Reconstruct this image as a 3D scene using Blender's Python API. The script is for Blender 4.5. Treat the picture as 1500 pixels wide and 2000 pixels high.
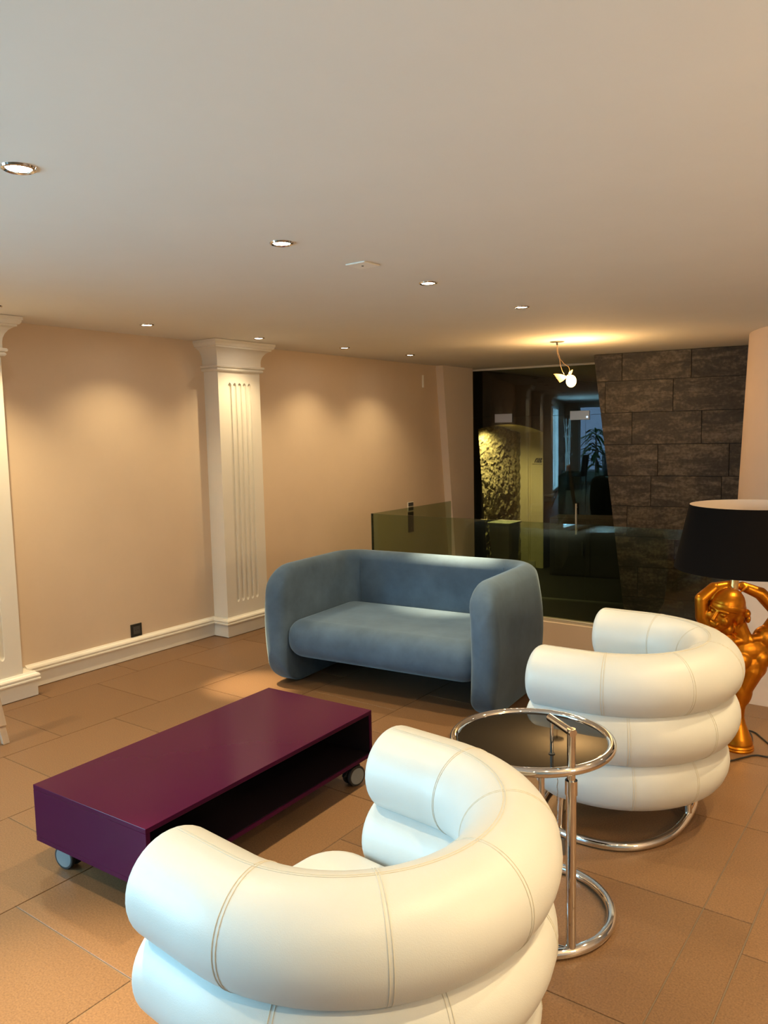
import bpy, bmesh, math, random
from mathutils import Vector, Matrix
random.seed(7)
S = bpy.context.scene
COL = S.collection
PI = math.pi
for o in list(bpy.data.objects):
    bpy.data.objects.remove(o)

# ------------------------------------------------------------------ camera
CAM_H = 1.6
PITCH, YAW, ROLL = math.radians(5.7722), math.radians(36.1694), math.radians(-1.25264)
FW = Vector((-math.sin(YAW) * math.cos(PITCH), math.cos(YAW) * math.cos(PITCH), -math.sin(PITCH)))
RT = Vector((math.cos(YAW), math.sin(YAW), 0))
UP = RT.cross(FW)
R2 = RT * math.cos(ROLL) + UP * math.sin(ROLL)
U2 = -RT * math.sin(ROLL) + UP * math.cos(ROLL)
cam = bpy.data.cameras.new('camera')
camo = bpy.data.objects.new('camera', cam)
COL.objects.link(camo)
m = Matrix((R2, U2, -FW)).transposed().to_4x4()
m.translation = (0, 0, CAM_H)
camo.matrix_world = m
cam.sensor_width = 36
cam.sensor_fit = 'AUTO'
cam.lens = 1534.14 / 2000 * 36
cam.clip_start = 0.02
S.camera = camo

# ------------------------------------------------------------------ world, daylight, exposure
S.view_settings.view_transform = 'Standard'
S.view_settings.look = 'None'
S.view_settings.gamma = 1
S.view_settings.use_curve_mapping = False
S.view_settings.exposure = 0.35
W = bpy.data.worlds.new('world')
S.world = W
W.use_nodes = True
bg = W.node_tree.nodes['Background']
bg.inputs[0].default_value = (0.36, 0.62, 1.0, 1)
bg.inputs[1].default_value = 4.0


def area(name, loc, size, power, color, rot):
    l = bpy.data.lights.new(name, 'AREA')
    l.shape = 'RECTANGLE'
    l.size, l.size_y = size
    l.energy = power
    l.color = color
    o = bpy.data.objects.new(name, l)
    COL.objects.link(o)
    o.location = loc
    o.rotation_euler = rot
    return o


DAY = (0.36, 0.78, 1.0)
# daylight entering through the wide window in the left wall behind the camera (faces into the room, +X)
area('daylight_window', (-4.93, -1.80, 1.10), (2.0, 2.3), 330, DAY, (0, -PI / 2, 0))

CEIL = 2.336
LOW = -0.42          # floor level beyond the balustrade
WALLX = -4.8

# ------------------------------------------------------------------ materials
MAT = {}


def nodes_of(name):
    mt = bpy.data.materials.new(name)
    mt.use_nodes = True
    MAT[name] = mt
    return mt, mt.node_tree.nodes, mt.node_tree.links


def mat(name, col, rough=0.5, metal=0.0, var=0.0, scale=20, bump=0.0, bscale=200, spec=0.5, sheen=0.0,
        stretch=(1, 1, 1), coat=0.0, col2=None, per_object=0.0, sheen_tint=(1, 1, 1)):
    mt, N, L = nodes_of(name)
    b = N['Principled BSDF']
    b.inputs['Base Color'].default_value = (*col, 1)
    b.inputs['Roughness'].default_value = rough
    b.inputs['Metallic'].default_value = metal
    b.inputs['Specular IOR Level'].default_value = spec
    if sheen:
        b.inputs['Sheen Weight'].default_value = sheen
        b.inputs['Sheen Roughness'].default_value = 0.35
        b.inputs['Sheen Tint'].default_value = (*sheen_tint, 1)
    if coat:
        b.inputs['Coat Weight'].default_value = coat
        b.inputs['Coat Roughness'].default_value = 0.04
    tc = None
    if var or bump or col2:
        tc = N.new('ShaderNodeTexCoord')
        mp = N.new('ShaderNodeMapping')
        mp.inputs['Scale'].default_value = stretch
        L.new(tc.outputs['Object'], mp.inputs[0])
    last = None
    if var or col2:
        nz = N.new('ShaderNodeTexNoise')
        nz.inputs['Scale'].default_value = scale
        nz.inputs['Detail'].default_value = 8
        nz.inputs['Roughness'].default_value = 0.65
        L.new(mp.outputs[0], nz.inputs['Vector'])
        mx = N.new('ShaderNodeMix')
        mx.data_type = 'RGBA'
        c2 = col2 if col2 else tuple(min(1, c * (1 + var)) for c in col)
        c1 = col if col2 else tuple(c * (1 - var) for c in col)
        mx.inputs[6].default_value = (*c1, 1)
        mx.inputs[7].default_value = (*c2, 1)
        cr = N.new('ShaderNodeMapRange')
        cr.inputs[1].default_value = 0.32
        cr.inputs[2].default_value = 0.68
        L.new(nz.outputs[0], cr.inputs[0])
        L.new(cr.outputs[0], mx.inputs[0])
        last = mx.outputs[2]
    if per_object and last:
        oi = N.new('ShaderNodeObjectInfo')
        mr = N.new('ShaderNodeMapRange')
        mr.inputs[3].default_value = 1 - per_object
        mr.inputs[4].default_value = 1 + per_object
        L.new(oi.outputs['Random'], mr.inputs[0])
        vm = N.new('ShaderNodeVectorMath')
        vm.operation = 'SCALE'
        L.new(last, vm.inputs[0])
        L.new(mr.outputs[0], vm.inputs[3])
        last = vm.outputs[0]
    if last:
        L.new(last, b.inputs['Base Color'])
    if bump:
        n2 = N.new('ShaderNodeTexNoise')
        n2.inputs['Scale'].default_value = bscale
        n2.inputs['Detail'].default_value = 4
        L.new(mp.outputs[0], n2.inputs['Vector'])
        bp = N.new('ShaderNodeBump')
        bp.inputs['Strength'].default_value = bump
        bp.inputs['Distance'].default_value = 0.004
        L.new(n2.outputs[0], bp.inputs['Height'])
        L.new(bp.outputs[0], b.inputs['Normal'])
    return mt


def glass(name, tint, ior=1.5, rough=0.0):
    mt, N, L = nodes_of(name)
    N.remove(N['Principled BSDF'])
    out = N['Material Output']
    tr = N.new('ShaderNodeBsdfTransparent')
    tr.inputs[0].default_value = (*tint, 1)
    gl = N.new('ShaderNodeBsdfGlossy')
    gl.inputs['Roughness'].default_value = rough
    fr = N.new('ShaderNodeFresnel')
    # a thin pane reflects alike on both of its faces
    ge = N.new('ShaderNodeNewGeometry')
    mr = N.new('ShaderNodeMapRange')
    mr.inputs[3].default_value = ior
    mr.inputs[4].default_value = 1 / ior
    L.new(ge.outputs['Backfacing'], mr.inputs[0])
    L.new(mr.outputs[0], fr.inputs[0])
    mx = N.new('ShaderNodeMixShader')
    L.new(fr.outputs[0], mx.inputs[0])
    L.new(tr.outputs[0], mx.inputs[1])
    L.new(gl.outputs[0], mx.inputs[2])
    L.new(mx.outputs[0], out.inputs[0])
    return mt


def emit(name, col, strength):
    mt, N, L = nodes_of(name)
    N.remove(N['Principled BSDF'])
    e = N.new('ShaderNodeEmission')
    e.inputs[0].default_value = (*col, 1)
    e.inputs[1].default_value = strength
    L.new(e.outputs[0], N['Material Output'].inputs[0])
    return mt


mat('ceiling_paint', (0.80, 0.775, 0.73), 0.9, var=0.015, scale=2)
mat('wall_paint', (0.70, 0.565, 0.43), 0.85, var=0.02, scale=3, bump=0.03, bscale=300)
mat('white_paint', (0.84, 0.81, 0.74), 0.55, var=0.015, scale=4)
mat('right_paint', (0.66, 0.515, 0.405), 0.85, var=0.02, scale=3)
mat('panel_paint', (0.80, 0.69, 0.585), 0.8)
mat('floor_tile', (0.120, 0.064, 0.030), 0.40, col2=(0.235, 0.130, 0.064), scale=170, bump=0.06, bscale=260, per_object=0.09, spec=0.5)
mat('grout', (0.16, 0.12, 0.085), 0.9)
mat('grout_light', (0.42, 0.34, 0.25), 0.9)
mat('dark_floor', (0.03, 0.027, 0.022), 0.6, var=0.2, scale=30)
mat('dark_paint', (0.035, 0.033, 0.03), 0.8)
mat('velvet', (0.080, 0.125, 0.185), 0.85, var=0.18, scale=5, sheen=0.55, bump=0.08, bscale=500, spec=0.2, sheen_tint=(0.55, 0.75, 0.9))
mat('leather', (0.555, 0.57, 0.555), 0.42, var=0.012, scale=8, bump=0.10, bscale=420, spec=0.45)
mat('thread', (0.56, 0.53, 0.45), 0.7)
mat('chrome', (0.72, 0.70, 0.67), 0.06, metal=1.0)
mat('steel', (0.42, 0.41, 0.39), 0.40, metal=1.0)
mat('black_glass', (0.008, 0.007, 0.006), 0.03, spec=0.15)
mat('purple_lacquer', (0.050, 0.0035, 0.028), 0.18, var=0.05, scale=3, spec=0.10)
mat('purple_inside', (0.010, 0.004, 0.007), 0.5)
mat('rubber', (0.012, 0.012, 0.012), 0.5)
mat('wheel_grey', (0.17, 0.19, 0.20), 0.45)
mat('gold', (0.56, 0.215, 0.016), 0.38, metal=1.0, var=0.12, scale=14, bump=0.05, bscale=60)
mat('brass', (0.75, 0.55, 0.25), 0.3, metal=1.0)
mat('shade_black', (0.006, 0.0045, 0.004), 0.9, spec=0.05, bump=0.1, bscale=600)
mat('shade_lining', (0.80, 0.70, 0.60), 0.8)
mat('cable_black', (0.012, 0.011, 0.010), 0.5)
mat('plastic_black', (0.022, 0.024, 0.023), 0.45)
mat('plastic_grey', (0.07, 0.07, 0.068), 0.5)
mat('plastic_white', (0.88, 0.86, 0.80), 0.5)
mat('pale_wood', (0.56, 0.44, 0.33), 0.6, var=0.14, scale=14, stretch=(1, 1, 0.15))
mat('curb_paint', (0.60, 0.47, 0.36), 0.8)
mat('rail_metal', (0.62, 0.57, 0.48), 0.35, metal=0.6)
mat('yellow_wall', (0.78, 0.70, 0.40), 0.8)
mat('plinth_paint', (0.78, 0.76, 0.62), 0.6)
mat('ink_black', (0.006, 0.006, 0.006), 0.6)
mat('branch_white', (0.80, 0.80, 0.78), 0.6)
mat('black_leather', (0.012, 0.012, 0.013), 0.4)
mat('leaf_green', (0.06, 0.20, 0.04), 0.5, var=0.3, scale=6)
mat('blind_frame', (0.80, 0.80, 0.80), 0.4)
mat('soil_ground', (0.18, 0.20, 0.17), 0.9)
mat('copper_wire', (0.50, 0.33, 0.20), 0.35, metal=1.0)
mat('feather', (0.42, 0.25, 0.11), 0.6)
emit('spot_glow', (1.0, 0.90, 0.74), 40)
emit('added_globe_glow', (1.0, 0.67, 0.33), 110)
emit('bulb_glow', (1.0, 0.60, 0.20), 9)
glass('balustrade_glass', (0.73, 0.785, 0.67))
glass('glass_edge', (0.18, 0.24, 0.17))
glass('dark_glass', (0.60, 0.60, 0.58), 1.55)
glass('clear_glass', (0.93, 0.96, 0.97))


def stone_tile():
    mt, N, L = nodes_of('stone_tile')
    b = N['Principled BSDF']
    tc = N.new('ShaderNodeTexCoord')
    oi = N.new('ShaderNodeObjectInfo')
    mp = N.new('ShaderNodeMapping')
    mp.inputs['Scale'].default_value = (1.5, 1, 5.5)
    add = N.new('ShaderNodeVectorMath')
    add.operation = 'ADD'
    sc = N.new('ShaderNodeVectorMath')
    sc.operation = 'SCALE'
    cmb = N.new('ShaderNodeCombineXYZ')
    for k in range(3):
        L.new(oi.outputs['Random'], cmb.inputs[k])
    L.new(cmb.outputs[0], sc.inputs[0])
    sc.inputs[3].default_value = 37
    L.new(tc.outputs['Object'], add.inputs[0])
    L.new(sc.outputs[0], add.inputs[1])
    L.new(add.outputs[0], mp.inputs[0])
    n1 = N.new('ShaderNodeTexNoise')
    n1.inputs['Scale'].default_value = 1.6
    n1.inputs['Detail'].default_value = 10
    n1.inputs['Roughness'].default_value = 0.72
    n1.inputs['Distortion'].default_value = 0.6
    L.new(mp.outputs[0], n1.inputs['Vector'])
    n2 = N.new('ShaderNodeTexNoise')
    n2.inputs['Scale'].default_value = 38
    n2.inputs['Detail'].default_value = 6
    L.new(add.outputs[0], n2.inputs['Vector'])
    r = N.new('ShaderNodeValToRGB')
    e = r.color_ramp.elements
    e[0].position = 0.30
    e[0].color = (0.016, 0.014, 0.013, 1)
    e[1].position = 0.74
    e[1].color = (0.26, 0.215, 0.16, 1)
    k = e.new(0.50)
    k.color = (0.060, 0.050, 0.042, 1)
    mix = N.new('ShaderNodeMath')
    mix.operation = 'MULTIPLY_ADD'
    mix.inputs[1].default_value = 0.28
    L.new(n2.outputs[0], mix.inputs[0])
    ms = N.new('ShaderNodeMath')
    ms.operation = 'MULTIPLY'
    ms.inputs[1].default_value = 0.74
    L.new(n1.outputs[0], ms.inputs[0])
    L.new(ms.outputs[0], mix.inputs[2])
    L.new(mix.outputs[0], r.inputs[0])
    L.new(r.outputs[0], b.inputs['Base Color'])
    b.inputs['Roughness'].default_value = 0.55
    b.inputs['Specular IOR Level'].default_value = 0.3
    bp = N.new('ShaderNodeBump')
    bp.inputs['Strength'].default_value = 0.25
    bp.inputs['Distance'].default_value = 0.006
    L.new(n1.outputs[0], bp.inputs['Height'])
    L.new(bp.outputs[0], b.inputs['Normal'])


stone_tile()
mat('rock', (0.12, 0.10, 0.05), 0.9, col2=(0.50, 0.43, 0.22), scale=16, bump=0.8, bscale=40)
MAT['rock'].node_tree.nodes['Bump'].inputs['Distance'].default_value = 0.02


# ------------------------------------------------------------------ mesh helpers
class MB:
    def __init__(s):
        s.v, s.f = [], []

    def add(s, vs, fs):
        n = len(s.v)
        s.v += [tuple(p) for p in vs]
        s.f += [tuple(i + n for i in f) for f in fs]
        return s

    def box(s, x0, x1, y0, y1, z0, z1):
        v = [(x, y, z) for z in (z0, z1) for y in (y0, y1) for x in (x0, x1)]
        return s.add(v, [(0, 2, 3, 1), (4, 5, 7, 6), (0, 1, 5, 4), (2, 6, 7, 3), (0, 4, 6, 2), (1, 3, 7, 5)])

    def prism(s, poly, d0, d1, axes):
        """poly: 2D points (counter-clockwise), extruded from d0 to d1; axes(a, b, d) -> xyz"""
        n = len(poly)
        v = [axes(a, b, d0) for a, b in poly] + [axes(a, b, d1) for a, b in poly]
        f = [tuple(range(n))[::-1], tuple(range(n, 2 * n))]
        f += [(i, (i + 1) % n, n + (i + 1) % n, n + i) for i in range(n)]
        return s.add(v, f)

    def tube(s, path, rad, m=12, closed=False, cap=True, up=None):
        P = [Vector(p) for p in path]
        n = len(P)
        rad = rad if hasattr(rad, '__len__') else [rad] * n
        rings = []
        prev = None
        for i in range(n):
            if closed:
                t = (P[(i + 1) % n] - P[i - 1])
            else:
                t = P[min(i + 1, n - 1)] - P[max(i - 1, 0)]
            t.normalize()
            if prev is None:
                a = Vector(up) if up else (Vector((0, 0, 1)) if abs(t.z) < 0.9 else Vector((1, 0, 0)))
                a = (a - t * a.dot(t)).normalized()
            else:
                a = (prev - t * prev.dot(t)).normalized()
            prev = a
            b = t.cross(a)
            rings.append([P[i] + (a * math.cos(2 * PI * k / m) + b * math.sin(2 * PI * k / m)) * rad[i] for k in range(m)])
        v = [p for r in rings for p in r]
        f = []
        for i in range(n if closed else n - 1):
            j = (i + 1) % n
            for k in range(m):
                f.append((i * m + k, i * m + (k + 1) % m, j * m + (k + 1) % m, j * m + k))
        if not closed and cap:
            f.append(tuple(range(m))[::-1])
            f.append(tuple((n - 1) * m + k for k in range(m)))
        return s.add(v, f)

    def lathe(s, prof, m=32, c=(0, 0, 0), cap=True):
        v, f = [], []
        n = len(prof)
        for (r, z) in prof:
            for k in range(m):
                a = 2 * PI * k / m
                v.append((c[0] + r * math.cos(a), c[1] + r * math.sin(a), c[2] + z))
        for i in range(n - 1):
            for k in range(m):
                f.append((i * m + k, i * m + (k + 1) % m, (i + 1) * m + (k + 1) % m, (i + 1) * m + k))
        if cap:
            f.append(tuple(range(m))[::-1])
            f.append(tuple((n - 1) * m + k for k in range(m)))
        return s.add(v, f)

    def ellipsoid(s, c, r, m=24, n=14, rot=None):
        v, f = [], []
        for i in range(n + 1):
            th = PI * i / n
            for k in range(m):
                a = 2 * PI * k / m
                p = Vector((r[0] * math.sin(th) * math.cos(a), r[1] * math.sin(th) * math.sin(a), r[2] * math.cos(th)))
                if rot:
                    p = rot @ p
                v.append(p + Vector(c))
        for i in range(n):
            for k in range(m):
                f.append((i * m + k, (i + 1) * m + k, (i + 1) * m + (k + 1) % m, i * m + (k + 1) % m))
        return s.add(v, f)

    def sweep(s, path, prof, closed=False):
        """profile (offset, z) swept along a 2D path with mitred corners; offset is to the right of travel"""
        n = len(path)
        ring = []
        for i in range(n):
            p = Vector(path[i])
            d0 = (p - Vector(path[i - 1])).normalized() if (i or closed) else None
            d1 = (Vector(path[(i + 1) % n]) - p).normalized() if (i < n - 1 or closed) else None
            d0 = d0 or d1
            d1 = d1 or d0
            n0, n1 = Vector((d0.y, -d0.x)), Vector((d1.y, -d1.x))
            mm = (n0 + n1)
            mm = mm / max(0.2, mm.length_squared / 2)
            ring.append([(p.x + mm.x * o, p.y + mm.y * o, z) for o, z in prof])
        k = len(prof)
        v = [q for r in ring for q in r]
        f = []
        for i in range(n if closed else n - 1):
            j = (i + 1) % n
            for a in range(k - 1):
                f.append((i * k + a, j * k + a, j * k + a + 1, i * k + a + 1))
        if not closed:
            f.append(tuple(range(k)))
            f.append(tuple((n - 1) * k + a for a in range(k))[::-1])
        return s.add(v, f)

    def build(s, name, material, parent=None, smooth=False, sharp=35, bevel=0.0, seg=2, fix=True):
        me = bpy.data.meshes.new(name)
        bm = bmesh.new()
        vs = [bm.verts.new(p) for p in s.v]
        for f in s.f:
            try:
                bm.faces.new([vs[i] for i in f])
            except ValueError:
                pass
        if smooth:
            bmesh.ops.remove_doubles(bm, verts=bm.verts, dist=1e-6)
        if fix:
            bmesh.ops.recalc_face_normals(bm, faces=bm.faces)
        if bevel:
            bmesh.ops.bevel(bm, geom=[e for e in bm.edges if len(e.link_faces) == 2 and e.calc_face_angle(0) > 0.5],
                            offset=bevel, segments=seg, affect='EDGES', profile=0.5)
        if smooth:
            for f in bm.faces:
                f.smooth = True
            for e in bm.edges:
                if len(e.link_faces) == 2 and e.calc_face_angle(0) > math.radians(sharp):
                    e.smooth = False
        bm.to_mesh(me)
        bm.free()
        me.materials.append(MAT[material])
        o = bpy.data.objects.new(name, me)
        COL.objects.link(o)
        if parent:
            o.parent = parent
        return o


def tag(o, label=None, cat=None, group=None, kind=None):
    if label:
        o['label'] = label
    if cat:
        o['category'] = cat
    if group:
        o['group'] = group
    if kind:
        o['kind'] = kind
    return o


def thing(name, label, cat, loc=(0, 0, 0), rz=0, group=None):
    o = bpy.data.objects.new(name, None)
    o.empty_display_size = 0.05
    COL.objects.link(o)
    o.location = loc
    o.rotation_euler = (0, 0, rz)
    return tag(o, label, cat, group)


def struct(o, label=None):
    o['kind'] = 'structure'
    if label:
        o['label'] = label
    return o


def copy_part(o, parent, loc=None):
    c = o.copy()
    COL.objects.link(c)
    c.parent = parent
    if loc is not None:
        c.location = loc
    return c


def copy_tree(o, parent=None):
    c = o.copy()
    COL.objects.link(c)
    c.parent = parent
    for ch in list(o.children):
        if ch.type != 'LIGHT':
            copy_tree(ch, c)
    return c


def clip(poly, a, b, c):
    """keep the part of a 2D polygon where a*x + b*y <= c"""
    out = []
    for i in range(len(poly)):
        p, q = poly[i], poly[(i + 1) % len(poly)]
        dp, dq = a * p[0] + b * p[1] - c, a * q[0] + b * q[1] - c
        if dp <= 0:
            out.append(p)
        if dp * dq < 0:
            t = dp / (dp - dq)
            out.append((p[0] + (q[0] - p[0]) * t, p[1] + (q[1] - p[1]) * t))
    return out


# ================================================================== STRUCTURE
ROOM_X1, ROOM_Y0, EDGE_Y = 3.0, -5.4, 5.23

# ---- floor: mortar bed plus square tiles laid in columns with a half-tile stagger
bed = struct(MB().box(WALLX, ROOM_X1, ROOM_Y0, EDGE_Y, -0.06, -0.003).build('floor', 'grout'),
             'brown stone tiled floor of the upper room')
T = 0.6475
cols = [(-0.622 - T * (k + 1), -0.622 - T * k, 0.0 if k % 2 == 0 else 0.5) for k in range(7)]
cols.append((-0.622, -0.470, 0.0))
x = -0.470
k = 0
while x < ROOM_X1:
    cols.append((x, x + T, 0.735 if k % 2 == 0 else 0.2))
    x += T
    k += 1
G = 0.0022
full_tile = None
TY = 0.651
for (x0, x1, off) in cols:
    x0c, x1c = max(x0, WALLX), min(x1, ROOM_X1)
    if x1c - x0c < 0.03:
        continue
    j = math.floor(ROOM_Y0 / TY) - 1
    while True:
        y0 = (j + off) * TY
        y1 = y0 + TY
        j += 1
        if y0 >= EDGE_Y:
            break
        y0c, y1c = max(y0, ROOM_Y0), min(y1, EDGE_Y)
        if y1c - y0c < 0.03:
            continue
        sx, sy = x1c - x0c, y1c - y0c
        cx, cy = (x0c + x1c) / 2, (y0c + y1c) / 2
        if abs(sx - T) < 1e-4 and abs(sy - TY) < 1e-4:
            if full_tile is None:
                o = MB().box(-T / 2 + G, T / 2 - G, -TY / 2 + G, TY / 2 - G, -0.012, 0.0).build('tile', 'floor_tile', bed, bevel=0.0012, seg=1)
                full_tile = o
                o.location = (cx, cy, 0)
            else:
                copy_part(full_tile, bed, (cx, cy, 0))
        else:
            o = MB().box(-sx / 2 + G, sx / 2 - G, -sy / 2 + G, sy / 2 - G, -0.012, 0.0).build('tile', 'floor_tile', bed, bevel=0.0012, seg=1)
            o.location = (cx, cy, 0)

# ---- lower floor beyond the balustrade
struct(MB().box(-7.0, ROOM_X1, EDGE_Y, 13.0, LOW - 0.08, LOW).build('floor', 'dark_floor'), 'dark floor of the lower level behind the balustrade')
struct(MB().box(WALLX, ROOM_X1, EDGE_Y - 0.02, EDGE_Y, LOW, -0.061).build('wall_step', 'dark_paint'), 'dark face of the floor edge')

# ---- ceiling
struct(MB().box(-7.0, ROOM_X1 + 0.1, ROOM_Y0 - 0.1, 13.0, CEIL, CEIL + 0.1).build('ceiling', 'ceiling_paint'), 'plain off-white ceiling')

# ---- left wall (with the arched niche opening beyond the glass partition)
NY0, NY1 = 8.575, 10.48
LY0, LY1, LZ0, LZ1 = -3.0, -0.6, 0.05, 2.15      # wide window in the left wall, behind the camera
wl = MB().box(WALLX - 0.12, WALLX, LY1, 8.46, LOW, CEIL).box(WALLX - 0.12, WALLX, ROOM_Y0, LY0, LOW, CEIL)
wl.box(WALLX - 0.12, WALLX, LY0, LY1, LZ1, CEIL).box(WALLX - 0.12, WALLX, LY0, LY1, LOW, LZ0)
struct(wl.build('wall_left', 'wall_paint'), 'peach painted left wall')
arch = []
for k in range(17):
    t = k / 16
    y = NY0 + (NY1 - NY0) * t
    z = 1.618 + (1.557 - 1.618) * t + 0.082 * math.sin(PI * t) ** 0.9
    arch.append((y, z))
lower = [(8.46, LOW), (8.815, LOW)]          # slanted near jamb of the arch
poly_l = [(8.46, LOW), (8.815, LOW), arch[0], (NY0, CEIL), (8.46, CEIL)]
mw = MB()
ax = lambda a, b, d: (d, a, b)
mw.prism(poly_l, WALLX - 0.012, WALLX, ax)
for k in range(16):
    (ya, za), (yb, zb) = arch[k], arch[k + 1]
    mw.prism([(ya, za), (yb, zb), (yb, CEIL), (ya, CEIL)], WALLX - 0.012, WALLX, ax)
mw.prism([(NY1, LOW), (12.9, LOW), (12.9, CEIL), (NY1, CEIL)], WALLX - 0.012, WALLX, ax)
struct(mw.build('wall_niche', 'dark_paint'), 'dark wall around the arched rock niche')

# ---- slanted cladding panel on the left wall beside the glass
pp = [(7.613, CEIL), (7.895, LOW), (8.285, LOW), (8.285, CEIL)]
struct(MB().prism(pp, WALLX, -4.706, ax).build('trim_1', 'panel_paint'), 'slanted raised wall panel beside the dark glass')

# ---- back and right walls behind the camera
WX0, WX1, WZ1 = -4.42, -2.95, 2.25           # narrow window seen mirrored in the dark glass
mb = MB()
for (a, b, c, d) in ((WALLX, WX0, 0, CEIL), (WX0, WX1, WZ1, CEIL), (WX1, ROOM_X1, 0, CEIL)):
    mb.box(a, b, ROOM_Y0 - 0.15, ROOM_Y0, c, d)
struct(mb.build('wall_back', 'wall_paint'), 'back wall with the narrow garden window')
struct(MB().box(ROOM_X1, ROOM_X1 + 0.1, ROOM_Y0 - 0.15, 13, LOW, CEIL).build('wall_right', 'right_paint'), 'right wall outside the frame')


def window(nm, a, b, c, d, n, ax_, label):
    w = 0.06
    f_ = MB()
    pr = lambda p0, p1, q0, q1: f_.prism([(p0, q0), (p1, q0), (p1, q1), (p0, q1)], -0.08, 0.03, ax_)
    pr(a, a + w, c, d)
    pr(b - w, b, c, d)
    pr(a + w, b - w, c, c + w)
    pr(a + w, b - w, d - w, d)
    for q in range(1, n):
        xm = a + (b - a) * q / n
        pr(xm - 0.025, xm + 0.025, c + w, d - w)
    wo = struct(f_.build(nm, 'blind_frame'), label)
    for q in range(n):
        p0 = a + w if q == 0 else a + (b - a) * q / n + 0.025
        p1 = b - w if q == n - 1 else a + (b - a) * (q + 1) / n - 0.025
        MB().prism([(p0, c + w), (p1, c + w), (p1, d - w), (p0, d - w)], -0.055, -0.045, ax_).build('pane', 'clear_glass', wo)


window('window_1', WX0, WX1, 0.0, WZ1, 1, lambda a, b, d: (a, ROOM_Y0 + d, b), 'white framed garden window, seen mirrored in the dark glass')
window('window_2', LY0, LY1, LZ0, LZ1, 2, lambda a, b, d: (WALLX + d, a, b), 'white framed window in the left wall behind the viewer')

# outside ground
struct(MB().box(-12, 8, -14, ROOM_Y0 - 0.15, -0.1, -0.02).build('ground_outside', 'soil_ground'), 'garden ground outside the window')

# ---- baseboard on the left wall
BASE = [(0.0, 0.004), (0.014, 0.004), (0.014, 0.098), (0.026, 0.100), (0.030, 0.108), (0.029, 0.116), (0.023, 0.120),
        (0.028, 0.126), (0.028, 0.134), (0.022, 0.144), (0.010, 0.150), (0.006, 0.157), (0.0, 0.157)]
bb = MB()
for (y0, y1) in ((2.61, 4.21), (4.66, 5.22), (LY1 + 0.01, 2.02), (-5.38, LY0 - 0.01)):
    bb.sweep([(WALLX, y1), (WALLX, y0)][::-1], BASE)
struct(bb.build('baseboard_left', 'white_paint', smooth=True, sharp=25), 'white moulded baseboard along the left wall')


# ---- fluted pilasters
def bool_diff(o, cutter):
    md = o.modifiers.new('cut', 'BOOLEAN')
    md.operation = 'DIFFERENCE'
    md.object = cutter
    md.solver = 'EXACT'
    dg = bpy.context.evaluated_depsgraph_get()
    me = bpy.data.meshes.new_from_object(o.evaluated_get(dg))
    o.modifiers.clear()
    o.data = me
    bpy.data.objects.remove(cutter)


CAP = [(0.0, 2.100), (0.018, 2.104), (0.024, 2.112), (0.022, 2.122), (0.015, 2.126), (0.030, 2.132), (0.032, 2.142), (0.026, 2.150),
       (0.010, 2.152), (0.010, 2.185), (0.013, 2.210), (0.022, 2.235), (0.038, 2.258), (0.060, 2.274), (0.074, 2.278), (0.074, 2.288),
       (0.084, 2.290), (0.092, 2.302), (0.094, 2.312), (0.099, 2.314), (0.099, 2.334), (0.0, 2.334)]


def pilaster(y0, y1, label, base_extra=0.0):
    """shaft spans y0..y1, front at x = -4.64"""
    yc = (y0 + y1) / 2
    t = thing('pilaster', label, 'pilaster', (WALLX, yc, 0))
    hw = (y1 - y0) / 2
    d = 0.16
    sh = MB().box(0, d, -hw, hw, 0.10, 2.13).build('shaft', 'white_paint', t)
    cut = MB()
    for q in range(5):
        c = -0.105 + 0.0525 * q
        r = 0.0165
        e_x = d - 0.005
        cut.tube([(e_x, c, 0.266), (e_x, c, 0.270), (e_x, c, 0.278), (e_x, c, 0.285), (e_x, c, 1.998), (e_x, c, 2.005), (e_x, c, 2.012), (e_x, c, 2.016)],
                 [0.005, 0.010, 0.0145, r, r, 0.0145, 0.010, 0.005], m=16)
    co = cut.build('flute_cutter', 'white_paint')
    co.location = (WALLX, yc, 0)
    bpy.context.view_layer.update()
    bool_diff(sh, co)
    MB().sweep([(0, -hw), (d, -hw), (d, hw), (0, hw)], CAP).build('capital', 'white_paint', t, smooth=True, sharp=25)
    e = base_extra
    MB().sweep([(0, -hw - 0.002), (d, -hw - 0.002), (d, hw + 0.002 + e), (0, hw + 0.002 + e)], BASE).build('plinth', 'white_paint', t, smooth=True, sharp=25)
    if e:
        MB().box(0, d, hw, hw + e, 0.10, 0.1565).build('plinth_top', 'white_paint', t)
    return t


pilaster(4.213, 4.662, 'white fluted pilaster on the left wall behind the blue sofa')
pilaster(2.055, 2.506, 'white fluted pilaster cut off at the left edge of the view', 0.07)
pilaster(-0.10, 0.35, 'white fluted pilaster seen only mirrored in the dark glass')

# ---- far wall clad in dark stone tiles, turned 9.3 degrees
A = math.radians(9.3)
TD = Vector((math.cos(A), math.sin(A), 0))
TN = Vector((math.sin(A), -math.cos(A), 0))
TP = Vector((-3.014, 7.778, 0))
SL = 0.1215


def tw(u, z, d):
    p = TP + TD * u + TN * d
    return (p.x, p.y, z)


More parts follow.
